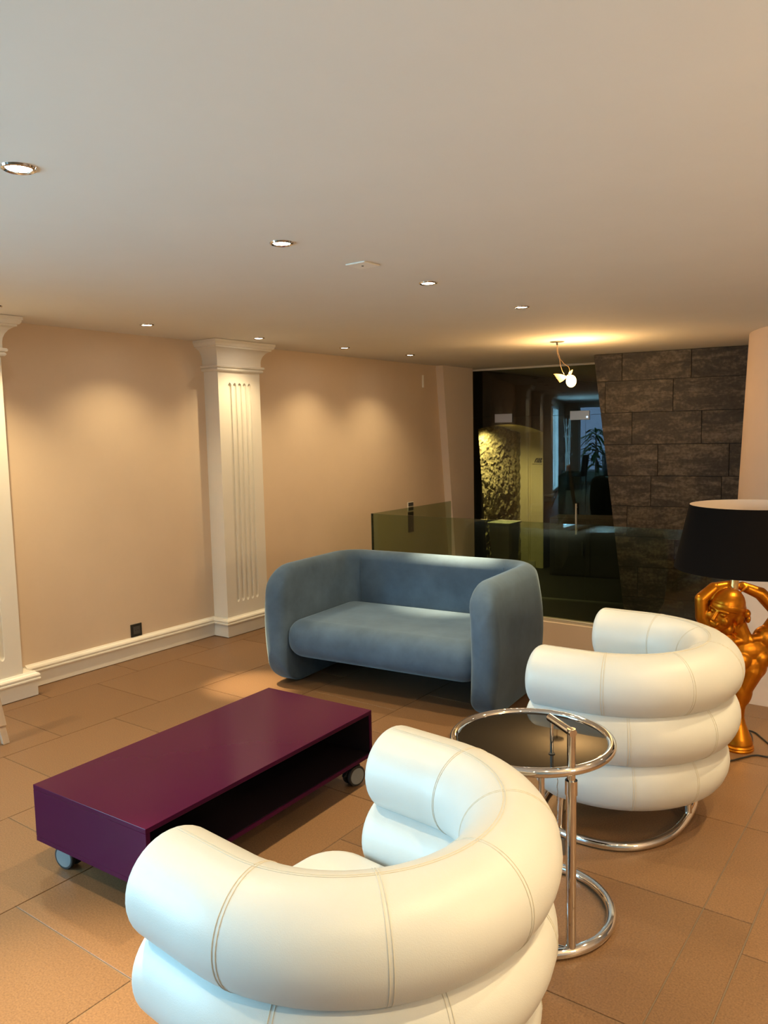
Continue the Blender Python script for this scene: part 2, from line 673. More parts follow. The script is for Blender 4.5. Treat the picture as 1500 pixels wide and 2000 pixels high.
edge_u = lambda z: (CEIL - z) * SL
UEND = 1.78
wf = struct(MB().prism([(edge_u(LOW) + 0.004, LOW), (UEND, LOW), (UEND, CEIL - 0.004), (0.004, CEIL - 0.004)], -0.10, -0.004, tw).build('wall_far', 'dark_paint'),
            'slanted wall clad in dark grey brown stone tiles')
rows = [(2.061, CEIL - 0.003), (1.7455, 2.061), (1.428, 1.7455), (1.1136, 1.428), (0.809, 1.1136), (0.50, 0.809), (0.19, 0.50), (-0.12, 0.19), (LOW, -0.12)]
offs = [0.279, 0.117, 0.380, 0.629, 0.567, 0.34, 0.15, 0.45, 0.25]
TL = 0.6465
for (z0, z1), of in zip(rows, offs):
    u = of - 2 * TL
    while u < UEND:
        g = 0.0026
        poly = [(u + g, z0 + g), (u + TL - g, z0 + g), (u + TL - g, z1 - g), (u + g, z1 - g)]
        poly = clip(poly, -1, -SL, -CEIL * SL)          # right of the slanted edge
        poly = clip(poly, 1, 0, UEND)
        u += TL
        if len(poly) < 3 or max(p[0] for p in poly) - min(p[0] for p in poly) < 0.01:
            continue
        MB().prism(poly, 0.0, 0.009 + random.uniform(-0.001, 0.001), tw).build('tile', 'stone_tile', wf, bevel=0.001, seg=1)

# ---- rounded wall at the right, touching the ceiling
cv = []
for k in range(25):
    z = LOW + (CEIL - LOW) * k / 24
    cv.append((1.2 + 0.042 * (CEIL - z), z))
struct(MB().lathe(cv, 72, (-0.25, 7.33, 0)).build('wall_curved', 'right_paint', smooth=True), 'curved beige wall at the right edge')

# ---- low wall behind the lamp
struct(MB().prism([(-1.0, 0.0), (1.8, 0.0), (1.8, 0.93), (-0.975, 0.93)], 4.77, 5.5, lambda a, b, d: (a, d, b)).build('wall_low', 'right_paint'),
       'low beige wall behind the golden lamp')
MB().box(0, 0, 0, 0, 0, 0)

# ---- curb below the balustrade
BY = 5.23
BX = -3.945
BZ = 0.213
cu = MB().box(BX - 0.05, -1.0, BY - 0.05, BY + 0.05, -0.002, BZ).box(BX - 0.05, BX + 0.05, BY + 0.05, 6.50, LOW, BZ)
struct(cu.build('trim_2', 'curb_paint'), 'low beige curb carrying the glass balustrade')

# ================================================================== GLASS
gb = thing('glass_balustrade', 'clear greenish glass balustrade behind the blue sofa', 'balustrade', (BX, BY, BZ))
MB().box(0.006, 2.945, -0.006, 0.006, 0.015, 0.715).build('front_pane', 'balustrade_glass', gb)
MB().box(-0.006, 0.006, 0.006, 1.26, 0.015, 0.715).build('side_pane', 'balustrade_glass', gb)
MB().box(-0.008, 0.0055, -0.008, 0.0055, 0.015, 0.715).build('corner_edge', 'glass_edge', gb)
MB().box(-0.03, 2.945, -0.022, 0.022, 0.0, 0.022).box(-0.022, 0.022, 0.022, 1.26, 0.0, 0.022).build('rail', 'rail_metal', gb, bevel=0.002, seg=1)

GP = Vector((-4.804, 8.445, 0))


def gw(u, z, d):
    p = GP + TD * u + TN * d
    return (p.x - GP.x, p.y - GP.y, z)


def gbox(u0, u1, z0, z1, d0, d1):
    return MB().prism([(u0, z0), (u1, z0), (u1, z1), (u0, z1)], d0, d1, gw)


gp = thing('glass_partition', 'tall dark glass partition with a frameless door left of the stone wall', 'glass wall', (GP.x, GP.y, 0))
gbox(0.004, 0.3235, LOW + 0.02, 1.7525, -0.005, 0.005).build('side_pane', 'dark_glass', gp)
gbox(0.3265, 1.3690, LOW + 0.02, 1.7525, -0.005, 0.005).build('door_pane', 'dark_glass', gp)
gbox(1.372, 3.2, LOW + 0.02, 1.7525, -0.005, 0.005).build('side_pane', 'dark_glass', gp)
gbox(0.004, 3.2, 1.7555, 2.313, -0.005, 0.005).build('transom_pane', 'dark_glass', gp)
gbox(-0.01, 3.2, 2.313, 2.334, -0.03, 0.03).build('top_rail', 'white_paint', gp)
gbox(-0.012, 0.003, LOW, 2.313, -0.02, 0.02).build('wall_profile', 'white_paint', gp)
for (u0, u1, z0, z1) in ((0.288, 0.504, 1.687, 1.791), (1.194, 1.417, 1.696, 1.800)):
    po = gbox(u0, u1, z0, z1, -0.016, 0.016).build('patch_fitting', 'steel', gp, bevel=0.002, seg=1)
hb = MB()
hb.tube([gw(1.275, 0.375, 0.05), gw(1.275, 0.735, 0.05)], 0.010, 12)
for z in (0.42, 0.69):
    hb.tube([gw(1.275, z, 0.0), gw(1.275, z, 0.05)], 0.006, 8)
hb.build('handle', 'white_paint', gp, smooth=True)
cr = MB()
c0 = Vector(gw(1.39, 1.727, 0.016))
c1 = Vector(gw(1.39, 1.727, 0.021))
cr.tube([c0, c1], 0.011, 14)
cr.build('lock_cylinder', 'chrome', gp)

# ================================================================== NICHE beyond the glass
NX = -5.12
nb = MB()
nb.box(-5.6, WALLX - 0.013, NY1, NY1 + 0.05, LOW, 1.56)
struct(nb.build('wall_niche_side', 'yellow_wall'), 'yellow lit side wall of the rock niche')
tr = MB()
tr.box(-5.045, -5.035, NY1 - 0.012, NY1, LOW, 1.60).box(-5.02, -5.012, NY1 - 0.010, NY1, LOW, 1.60).box(-5.06, -5.05, NY1 - 0.008, NY1, LOW, 1.6)
struct(tr.build('trim_3', 'yellow_wall'), 'vertical moulding on the niche side wall')
struct(MB().box(-5.04, -4.93, NY1 - 0.03, NY1 - 0.012, LOW, LOW + 0.10).build('trim_4', 'plinth_paint'), 'white skirting in the niche')
va = MB()
for k in range(16):
    (ya, za), (yb, zb) = arch[k], arch[k + 1]
    va.prism([(ya, za), (yb, zb), (yb, zb + 0.05), (ya, za + 0.05)], -5.6, WALLX - 0.013, ax)
struct(va.build('ceiling_niche', 'yellow_wall'), 'shallow vaulted soffit of the niche')
struct(MB().box(-5.6, WALLX - 0.013, 8.50, 8.56, LOW, 1.60).build('wall_niche_near', 'dark_paint'), 'dark near side of the niche')
# rock face: displaced grid
rk = MB()
import mathutils.noise as mn
ny, nz = 200, 220
RY0, RY1 = 8.57, NY1 - 0.002


def ztop(y):
    t = (y - NY0) / (NY1 - NY0)
    t = min(max(t, 0), 1)
    return 1.618 + (1.557 - 1.618) * t + 0.082 * math.sin(PI * t) ** 0.9 - 0.003


rv = []
for i in range(ny + 1):
    y = RY0 + (RY1 - RY0) * i / ny
    zt0 = ztop(y)
    for j in range(nz + 1):
        z = LOW + (zt0 - LOW) * j / nz
        p = Vector((y, z * 0.9, 3.1))
        rid = 1 - abs(mn.noise(p * 7.0)) * 2
        rid2 = 1 - abs(mn.noise(p * 15.0 + Vector((5, 2, 1)))) * 2
        dsp = 0.045 * mn.noise(p * 2.3) + 0.026 * rid * abs(rid) + 0.026 * rid2 + 0.022 * mn.noise(p * 28) + 0.012 * mn.noise(p * 60) - 0.03
        edge = min(1, (RY1 - y) / 0.25)
        rv.append((NX - 0.05 + dsp * (0.35 + 0.65 * edge) - 0.10 * max(0, 0.75 - z) * edge, y, z))
rf = []
for i in range(ny):
    for j in range(nz):
        a = i * (nz + 1) + j
        rf.append((a, a + nz + 1, a + nz + 2, a + 1))
rk.add(rv, rf)
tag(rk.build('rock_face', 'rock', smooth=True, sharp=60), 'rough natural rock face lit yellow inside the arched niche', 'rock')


def spot(name, loc, target, power, color, angle, blend, size, parent=None):
    l = bpy.data.lights.new(name, 'SPOT')
    l.energy = power
    l.color = color
    l.spot_size = math.radians(angle)
    l.spot_blend = blend
    l.shadow_soft_size = size
    o = bpy.data.objects.new(name, l)
    COL.objects.link(o)
    o.location = loc
    d = Vector(target) - Vector(loc)
    o.rotation_euler = d.to_track_quat('-Z', 'Y').to_euler()
    if parent:
        o.parent = parent
    return o


nl = thing('niche_lamp', 'small hidden lamp lighting the rock niche from above', 'lamp', (-4.93, 9.30, 1.615))
MB().lathe([(0.02, 0), (0.024, 0.0), (0.024, 0.03), (0.02, 0.03)], 16).build('housing', 'plastic_black', nl)
spot('niche_light', (0, 0, -0.004), (-0.12, 0.06, -0.6), 130, (1.0, 0.86, 0.38), 150, 0.6, 0.02, nl)

# plinth standing in the niche
pl = thing('display_plinth', 'tapered pale display plinth standing at the foot of the rock', 'plinth', (-4.95, 9.55, LOW))
MB().add([(-0.12, -0.12, 0), (0.12, -0.12, 0), (0.12, 0.12, 0), (-0.12, 0.12, 0), (-0.15, -0.16, 0.76), (0.15, -0.16, 0.76), (0.15, 0.16, 0.76), (-0.15, 0.16, 0.76)],
         [(3, 2, 1, 0), (4, 5, 6, 7), (0, 1, 5, 4), (1, 2, 6, 5), (2, 3, 7, 6), (3, 0, 4, 7)]).build('body', 'plinth_paint', pl)
MB().box(-0.17, 0.17, -0.18, 0.18, 0.76, 0.78).build('top_plate', 'plinth_paint', pl, bevel=0.003, seg=1)

# wall logo on the niche side wall: italic black strokes over a thin line of small letters
lg = thing('wall_logo', 'black slanted letter logo on the yellow niche wall', 'sign', (-4.945, NY1 - 0.001, 1.12))


def stroke(poly, name='letter'):
    MB().prism(poly, -0.004, 0.0, lambda a, b, d: (a, d, b)).build(name, 'ink_black', lg)


lh = 0.066
sh = lambda pts: [(a + b * 0.32, b) for a, b in pts]
stroke(sh([(0.0, 0), (0.016, 0), (0.016, 0.036), (0.022, 0.044), (0.036, 0.044), (0.036, lh), (0.016, lh), (0.004, lh * 0.86), (0.0, lh * 0.62)]))
stroke(sh([(0.028, 0), (0.046, 0), (0.046, lh), (0.040, lh), (0.040, 0.040), (0.028, 0.034)]))
stroke(sh([(0.052, 0), (0.072, 0), (0.072, lh), (0.052, lh)]))
stroke(sh([(0.078, 0), (0.112, 0), (0.112, 0.018), (0.096, 0.026), (0.104, 0.044), (0.104, lh), (0.078, lh)]))
for k in range(8):
    stroke([(-0.032 + k * 0.020, -0.027), (-0.020 + k * 0.020, -0.027), (-0.020 + k * 0.020, -0.018), (-0.032 + k * 0.020, -0.018)], 'small_letter')

# dark cabinet beyond the glass
cb = thing('cabinet', 'dark cabinet with a slim handle behind the glass partition', 'cabinet', (-4.08, 10.35, LOW), math.radians(9))
MB().box(-0.48, 1.2, -0.22, 0.28, 0.0, 0.80).build('body', 'dark_paint', cb)
for q in range(3):
    dr = MB().box(-0.475 + q * 0.56, 0.075 + q * 0.56, -0.24, -0.221, 0.03, 0.78).build('door', 'dark_paint', cb)
    MB().box(-0.03 + q * 0.56, -0.015 + q * 0.56, -0.262, -0.241, 0.30, 0.48).build('handle', 'steel', dr)
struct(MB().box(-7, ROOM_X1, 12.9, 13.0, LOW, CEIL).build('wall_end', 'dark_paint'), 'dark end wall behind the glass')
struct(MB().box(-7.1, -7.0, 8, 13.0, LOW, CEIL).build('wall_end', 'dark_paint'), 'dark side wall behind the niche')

# ================================================================== DOWNLIGHTS
WARM = (1.0, 0.755, 0.41)


def make_downlight():
    t = thing('downlight', 'x', 'downlight')
    pr = [(0.033, 0.0), (0.035, -0.004), (0.040, -0.007), (0.045, -0.005), (0.047, 0.0)]
    MB().lathe(pr, 40, cap=False).build('ring', 'chrome', t, smooth=True)
    MB().lathe([(0.0005, -0.0035), (0.02, -0.0035), (0.0335, -0.002)], 32, cap=False).build('lens', 'spot_glow', t, smooth=True)
    return t


ROWB = [(-4.325, 3.332), (-4.334, 4.361), (-4.317, 5.38), (-4.286, 6.343)]
ROWA = [(-2.091, 1.216), (-2.141, 2.298), (-2.164, 3.373), (-2.161, 4.408)]
lab = ['largest ceiling downlight, at the left edge near the top', 'second ceiling downlight of the near row, above the purple table',
       'third ceiling downlight of the near row, right of the square ceiling plate', 'farthest and rightmost downlight of the near row',
       'leftmost small downlight of the wall row, between the two pilasters', 'small downlight of the wall row beside the pilaster capital',
       'third small downlight of the wall row, right of the pilaster', 'farthest small downlight of the wall row, near the slanted panel']
proto = make_downlight()
first = True
SPOT_W = 78


def put_light(x, y, label, group, power=1.0, tilt=(0, 0), angle=110, beam=None):
    global first
    t = proto if first else copy_tree(proto)
    first = False
    t.location = (x, y, CEIL)
    tag(t, label, 'downlight', group)
    spot('spot', (0, 0, -0.012), (tilt[0], tilt[1], -1.0), SPOT_W * power, WARM, angle, 1.0, 0.012, None).parent = t
    if beam:      # the lamp's narrow tilted central beam
        spot('beam', (0, 0, -0.012), (beam[0] - x, beam[1] - y, beam[2] - CEIL), beam[3], WARM, beam[4], 1.0, 0.02, None).parent = t
    return t


BEAMA = [(-1.85, 0.98, 0, 420, 38), None, None, (-2.70, 4.47, 0.6, 650, 25)]
BEAMB = [(-3.62, 3.46, 0, 620, 17), None, None, None]
for i, (x, y) in enumerate(ROWA):
    put_light(x, y, lab[i], 'ceiling downlights', beam=BEAMA[i])
for i, (x, y) in enumerate(ROWB):
    put_light(x, y, lab[4 + i], 'ceiling downlights', 0.42, angle=118, beam=BEAMB[i])
for (x, y) in [(-4.3, 2.30), (-4.3, 1.26), (-4.3, 0.22), (-4.3, -0.8)]:
    put_light(x, y, 'ceiling downlight seen only mirrored in the dark glass', 'mirrored downlights')
for (x, y) in [(-2.1, 0.15), (0.06, 0.2), (0.06, 1.25), (0.06, 2.3), (0.06, 3.35), (0.06, 4.35)]:
    put_light(x, y, 'ceiling downlight outside the frame', 'unseen downlights')

# square plate on the ceiling
cp = thing('ceiling_plate', 'small square off-white cover plate on the ceiling', 'cover plate', (-2.145, 2.815, CEIL))
MB().box(-0.053, 0.053, -0.056, 0.056, -0.006, 0.0).build('plate', 'plastic_white', cp, bevel=0.002, seg=1)
MB().lathe([(0.0005, -0.0085), (0.004, -0.0085), (0.006, -0.006)], 14, cap=False).build('screw', 'plastic_grey', cp)

# ================================================================== PENDANT
pd = thing('pendant_lamp', 'glowing winged bulb pendant hanging by thin wires from the ceiling', 'pendant lamp', (-2.784, 6.347, CEIL), YAW)
MB().lathe([(0.001, -0.006), (0.055, -0.006), (0.062, -0.003), (0.062, 0.0)], 32, cap=False).build('canopy', 'steel', pd, smooth=True)
MB().lathe([(0.006, -0.03), (0.008, -0.03), (0.008, -0.004), (0.006, -0.004)], 14).build('cable_gland', 'plastic_black', pd)
# local x to the right in the picture, z down from the ceiling
MB().tube([(0.0, 0, -0.02), (-0.002, 0, -0.07), (0.004, 0, -0.11), (0.022, 0, -0.15), (0.028, 0, -0.20), (0.045, 0, -0.25), (0.060, 0, -0.275)], 0.0022, 6).build('wire', 'copper_wire', pd, smooth=True)
MB().tube([(0.004, 0.01, -0.02), (0.010, 0.01, -0.09), (0.030, 0.01, -0.15), (0.06, 0.01, -0.185), (0.10, 0.005, -0.215), (0.108, 0, -0.245), (0.098, 0, -0.27)], 0.0018, 6).build('wire', 'copper_wire', pd, smooth=True)
BC = Vector((0.118, -0.01, -0.335))
bu = MB()
bu.ellipsoid(BC, (0.043, 0.043, 0.052), 24, 14)
bu.build('bulb', 'bulb_glow', pd, smooth=True)
MB().tube([(0.085, 0, -0.285), (0.095, 0, -0.300), (0.10, -0.004, -0.312)], [0.016, 0.018, 0.018], 14).build('socket', 'brass', pd, smooth=True)


def wing(name, base, tip, width, n, sag):
    """a wing of overlapping tapered feathers with real thickness"""
    base, tip = Vector(base), Vector(tip)
    ax_ = (tip - base)
    up = Vector((0, 0, 1))
    for q in range(n):
        t = q / (n - 1)
        root = base + ax_ * (0.15 * t)
        end = base + ax_ * (0.55 + 0.45 * (1 - t)) - up * (width * t) + Vector((0, 0.004 * q, 0))
        d = (end - root)
        side = Vector((0, 1, 0)).cross(d).normalized() * (0.010 + 0.004 * t)
        k = 6
        vs, fs = [], []
        for s_ in range(k + 1):
            u = s_ / k
            w = math.sin(PI * min(1, 0.12 + u * 0.86)) ** 0.7
            c = root + d * u - up * (sag * math.sin(PI * u))
            for yy in (-0.0012, 0.0012):
                vs += [c + side * w + Vector((0, yy, 0)), c - side * w + Vector((0, yy, 0))]
        for s_ in range(k):
            a = s_ * 4
            fs += [(a, a + 4, a + 5, a + 1), (a + 2, a + 3, a + 7, a + 6), (a, a + 2, a + 6, a + 4), (a + 1, a + 5, a + 7, a + 3)]
        fs += [(0, 1, 3, 2), (k * 4, k * 4 + 2, k * 4 + 3, k * 4 + 1)]
        MB().add(vs, fs).build(name, 'feather', pd)


wing('feather', (0.085, -0.02, -0.305), (-0.035, -0.03, -0.275), 0.055, 7, -0.004)
wing('feather', (0.105, 0.03, -0.285), (0.145, 0.05, -0.235), 0.02, 4, -0.002)
pl_ = bpy.data.lights.new('bulb_light', 'POINT')
pl_.energy = 26
pl_.color = (1.0, 0.58, 0.22)
pl_.shadow_soft_size = 0.05
plo = bpy.data.objects.new('bulb_light', pl_)
COL.objects.link(plo)
plo.parent = pd
plo.location = (0.118, -0.075, -0.30)

# ================================================================== ADDED GLOBE LAMP (unseen, put in to warm the right side)
gl_ = thing('added_globe_lamp', 'added globe lamp out of view, put in as warm light from the right', 'added lamp', (1.55, 1.75, 0))
MB().lathe([(0.14, 0.0), (0.15, 0.004), (0.15, 0.018), (0.02, 0.03), (0.012, 0.04), (0.011, 1.34), (0.03, 1.36), (0.03, 1.38), (0.01, 1.385)], 32).build('stand', 'chrome', gl_, smooth=True)
MB().ellipsoid((0, 0, 1.51), (0.135, 0.135, 0.135), 32, 18).build('globe', 'added_globe_glow', gl_, smooth=True)

# ================================================================== WALL FITTINGS
ws = thing('wall_socket', 'square black power socket above the baseboard on the left wall', 'socket', (WALLX, 3.463, 0.205))
MB().box(0, 0.008, -0.047, 0.047, -0.0465, 0.0465).build('frame', 'plastic_black', ws, bevel=0.0015, seg=1)
MB().box(0.008, 0.010, -0.028, 0.028, -0.028, 0.028).build('insert', 'plastic_grey', ws)
for yy in (-0.0095, 0.0095):
    ho = MB().lathe([(0.0001, 0.0), (0.003, 0.0), (0.003, 0.002), (0.0001, 0.002)], 10).build('pin_hole', 'ink_black', ws)
    ho.rotation_euler = (0, PI / 2, 0)
    ho.location = (0.009, yy, 0)
sw = thing('light_switch', 'dark double light switch in a pale frame above the long panel', 'switch', (WALLX, 7.054, 0.793))
MB().box(0, 0.006, -0.056, 0.056, -0.05, 0.05).build('frame', 'plastic_white', sw, bevel=0.001, seg=1)
MB().box(0.006, 0.010, -0.046, 0.046, 0.004, 0.043).build('rocker', 'plastic_grey', sw)
MB().box(0.006, 0.010, -0.046, 0.046, -0.043, -0.004).build('rocker', 'plastic_grey', sw)
ip = thing('intercom', 'tall narrow black intercom panel on the wall behind the balustrade', 'intercom', (WALLX, 7.05, 0.622))
MB().box(0, 0.012, -0.048, 0.048, -0.11, 0.11).build('body', 'plastic_black', ip, bevel=0.002, seg=1)
MB().box(0.012, 0.014, -0.040, 0.040, 0.062, 0.098).build('speaker_grille', 'ink_black', ip)
MB().box(0.012, 0.0145, -0.006, 0.006, -0.07, -0.058).build('button', 'steel', ip)
wc = thing('wall_sensor', 'slim pale vertical cover strip high on the left wall', 'cover strip', (WALLX, 7.331, 2.151))
MB().box(0, 0.02, -0.009, 0.009, -0.068, 0.068).build('body', 'plastic_white', wc, bevel=0.003, seg=1)

# ================================================================== SOFA
SO = thing('sofa', 'blue velvet two-seat sofa with rounded wraparound back and arms', 'sofa', (-2.798, 4.05, 0), math.radians(4.84))
SW, SD, SH, ST, SRC, SRT, SB = 1.59, 0.96, 0.775, 0.165, 0.175, 0.19, 0.030


def band_mesh(inner=0.0):
    a, yb, y0 = SW / 2 - ST / 2, SD / 2 - ST / 2, -SD / 2
    L1, La, L2 = yb - SRC - y0, PI / 2 * SRC, 2 * (a - SRC)
    L = 2 * L1 + 2 * La + L2
    ss = [0.30 * (k / 22) ** 1.8 for k in range(23)]
    mid = [0.30 + (L - 0.60) * k / 110 for k in range(1, 110)]
    st = ss + mid + [L - q for q in reversed(ss)]
    m_ = MB()
    rings = []
    NP = 40
    for s in st:
        if s < L1:
            x, y, n = -a, y0 + s, (-1, 0)
        elif s < L1 + La:
            an = (s - L1) / SRC
            x, y, n = -a + SRC - SRC * math.cos(an), yb - SRC + SRC * math.sin(an), (-math.cos(an), math.sin(an))
        elif s < L1 + La + L2:
            x, y, n = -a + SRC + (s - L1 - La), yb, (0, 1)
        elif s < L1 + 2 * La + L2:
            an = (s - L1 - La - L2) / SRC
            x, y, n = a - SRC + SRC * math.sin(an), yb - SRC + SRC * math.cos(an), (math.sin(an), math.cos(an))
        else:
            x, y, n = a, yb - SRC - (s - L1 - 2 * La - L2), (1, 0)
        d = min(s, L - s)
        d = max(d, 0.0006)

        def e(R, p=2.0):
            return 0 if d >= R else R * (1 - (max(0, 1 - ((R - d) / R) ** p)) ** (1 / p))
        zt = SH - e(SRT, 2.2) * 1.35
        zb = 0.002 + e(0.22) * 1.1
        k = 1 if d >= 0.075 else math.sqrt(max(0, 1 - ((0.075 - d) / 0.075) ** 2))
        hw = ST / 2 * max(k, 0.03)
        rt, rb = min(hw * 0.80, 0.07), min(hw * 0.6, 0.02)
        ring = []
        # outline of the section: inner side up, over the top, outer side down
        def wz(z):
            w = hw * (0.70 + 0.30 * math.sin(PI * min(max((z + 0.03) / (SH + 0.10), 0), 1)) ** 0.8)
            if z > zt - rt:
                w = max(0.0, w - rt * (1 - math.sqrt(max(0, 1 - ((z - (zt - rt)) / rt) ** 2))))
            if z < zb + rb:
                w = max(0.0, w - rb * (1 - math.sqrt(max(0, 1 - ((zb + rb - z) / rb) ** 2))))
            return w
        zs = [zb + rb * (1 - math.cos(PI / 2 * q / 3)) for q in range(3)] + \
             [zb + rb + (zt - rt - zb - rb) * q / 10 for q in range(11)] + \
             [zt - rt + rt * math.sin(PI / 2 * q / 6) for q in range(1, 7)]
        for sg, zl in ((-1, zs), (1, zs[::-1][1:])):
            for z in zl:
                c = SB * math.sin(PI * min(max(z / SH, 0), 1)) - SB * 0.5
                o = c + sg * wz(z)
                ring.append((x + n[0] * o, y + n[1] * o, z))
        rings.append(ring)
    NP = len(rings[0])
    v = [p for r in rings for p in r]
    f = []
    for i in range(len(rings) - 1):
        for k in range(NP):
            f.append((i * NP + k, i * NP + (k + 1) % NP, (i + 1) * NP + (k + 1) % NP, (i + 1) * NP + k))
    f.append(tuple(range(NP)))
    f.append(tuple((len(rings) - 1) * NP + k for k in range(NP))[::-1])
    m_.add(v, f)
    return m_


band_mesh().build('wraparound_back', 'velvet', SO, smooth=True, sharp=70)


def rounded_slab(w, d, h, rc, re, front_extra=0.0, nseg=10):
    """cushion: rounded-rectangle plan (corner rc) with edge rounding re on top and bottom, centred, z 0..h"""
    def outline(inset):
        r = max(rc - inset, 0.01)
        W2, D2 = w / 2 - inset, d / 2 - inset
        pts = []
        for (cx, cy, a0) in ((W2 - r, D2 - r, 0), (-W2 + r, D2 - r, 90), (-W2 + r, -D2 + r, 180), (W2 - r, -D2 + r, 270)):
            for k in range(9):
                a = math.radians(a0 + 90 * k / 8)
                pts.append((cx + r * math.cos(a), cy + r * math.sin(a)))
        return pts
    lv = []
    for k in range(nseg + 1):
        a = PI / 2 * k / nseg
        lv.append((re * (1 - math.sin(a)), re * (1 - math.cos(a))))
    for k in range(nseg + 1):
        a = PI / 2 * k / nseg
        lv.append((re * (1 - math.cos(a)), h - re + re * math.sin(a)))
    v, f = [], []
    n = 36
    for ins, z in lv:
        v += [(p[0], p[1], z) for p in outline(ins)]
    for i in range(len(lv) - 1):
        for k in range(n):
            f.append((i * n + k, i * n + (k + 1) % n, (i + 1) * n + (k + 1) % n, (i + 1) * n + k))
    f.append(tuple(range(n))[::-1])
    f.append(tuple((len(lv) - 1) * n + k for k in range(n)))
    return MB().add(v, f)


seat = rounded_slab(1.35, 0.80, 0.24, 0.13, 0.105).build('seat', 'velvet', SO, smooth=True, sharp=60)
seat.location = (0, -0.045, 0.185)
# piping seams at the inner corners of the back and along the arm fronts
for sx in (-1, 1):
    a = SW / 2 - ST
    pts = []
    for k in range(20):
        z = 0.40 + 0.335 * k / 19
        c = SB * math.sin(PI * z / SH) - SB * 0.5
        pts.append((sx * (a - 0.085 + c), SD / 2 - ST + c - 0.0475 + 0.044, z))
    MB().tube(pts, 0.002, 6).build('seam', 'velvet', SO, smooth=True)

# ================================================================== CHAIRS
CRM, CLA, CRT = 0.375, 0.176, 0.119
CZ1, CZ2 = 0.633, 0.443


def horseshoe(rm, la, n=44, na=8):
    """plan path of a roll: left arm front -> round the back -> right arm front, with outward normals"""
    out = [((-rm, -la + la * k / na), (-1, 0)) for k in range(na)]
    for k in range(n + 1):
        a = PI - PI * k / n
        out.append(((rm * math.cos(a), rm * math.sin(a)), (math.cos(a), math.sin(a))))
    out += [((rm, -la * (k + 1) / na), (1, 0)) for k in range(na)]
    return out


def roll_mesh(rm, la, r, z, end=0.032, m=40):
    path = horseshoe(rm, la)
    st = []
    # domed front ends
    ne = 8
    for k in range(ne):
        a = PI / 2 * k / ne
        st.append(((-rm, -la - end * math.cos(a)), (-1, 0), 0.70 + 0.30 * math.sin(a)))
    st += [(p, n, 1.0) for p, n in path]
    for k in range(ne - 1, -1, -1):
        a = PI / 2 * k / ne
        st.append(((rm, -la - end * math.cos(a)), (1, 0), 0.70 + 0.30 * math.sin(a)))
    v, f = [], []
    for (p, n, sc) in st:
        for k in range(m):
            b = 2 * PI * k / m
            o = r * sc * math.cos(b)
            v.append((p[0] + n[0] * o, p[1] + n[1] * o, z + r * sc * math.sin(b)))
    for i in range(len(st) - 1):
        for k in range(m):
            f.append((i * m + k, i * m + (k + 1) % m, (i + 1) * m + (k + 1) % m, (i + 1) * m + k))
    f.append(tuple(range(m)))
    f.append(tuple((len(st) - 1) * m + k for k in range(m))[::-1])
    return MB().add(v, f)


def ring_seam(rm, la, r, z, s, a0=0, a1=360):
    """double stitched seam round a roll at path fraction s"""
    L = 2 * la + PI * rm

    def at(d):
        if d < la:
            return (-rm, -la + d), (-1, 0)
        if d < la + PI * rm:
            a = PI - (d - la) / rm
            return (rm * math.cos(a), rm * math.sin(a)), (math.cos(a), math.sin(a))
        return (rm, -(d - la - PI * rm)), (1, 0)
    m_ = MB()
    for off in (-0.0035, 0.0035):
        p, n = at(s * L + off)
        pts = []
        K = 48
        for k in range(K + 1):
            b = math.radians(a0 + (a1 - a0) * k / K)
            o = (r + 0.0002) * math.cos(b)
            pts.append((p[0] + n[0] * o, p[1] + n[1] * o, z + (r + 0.0002) * math.sin(b)))
        m_.tube(pts, 0.0011, 5)
    return m_


def long_seam(rm, la, r, z, b0):
    m_ = MB()
    for db in (-1.8, 1.8):
        b = math.radians(b0 + db)
        pts = []
        for (p, n) in horseshoe(rm, la):
            o = (r + 0.0002) * math.cos(b)
            pts.append((p[0] + n[0] * o, p[1] + n[1] * o, z + (r + 0.0002) * math.sin(b)))
        m_.tube(pts, 0.0011, 5)
    return m_


def superellipse(a, b, p, n=72, c=(0, 0)):
    out = []
    for k in range(n):
        t = 2 * PI * k / n
        ct, st_ = math.cos(t), math.sin(t)
        out.append((c[0] + a * math.copysign(abs(ct) ** (2 / p), ct), c[1] + b * math.copysign(abs(st_) ** (2 / p), st_)))
    return out


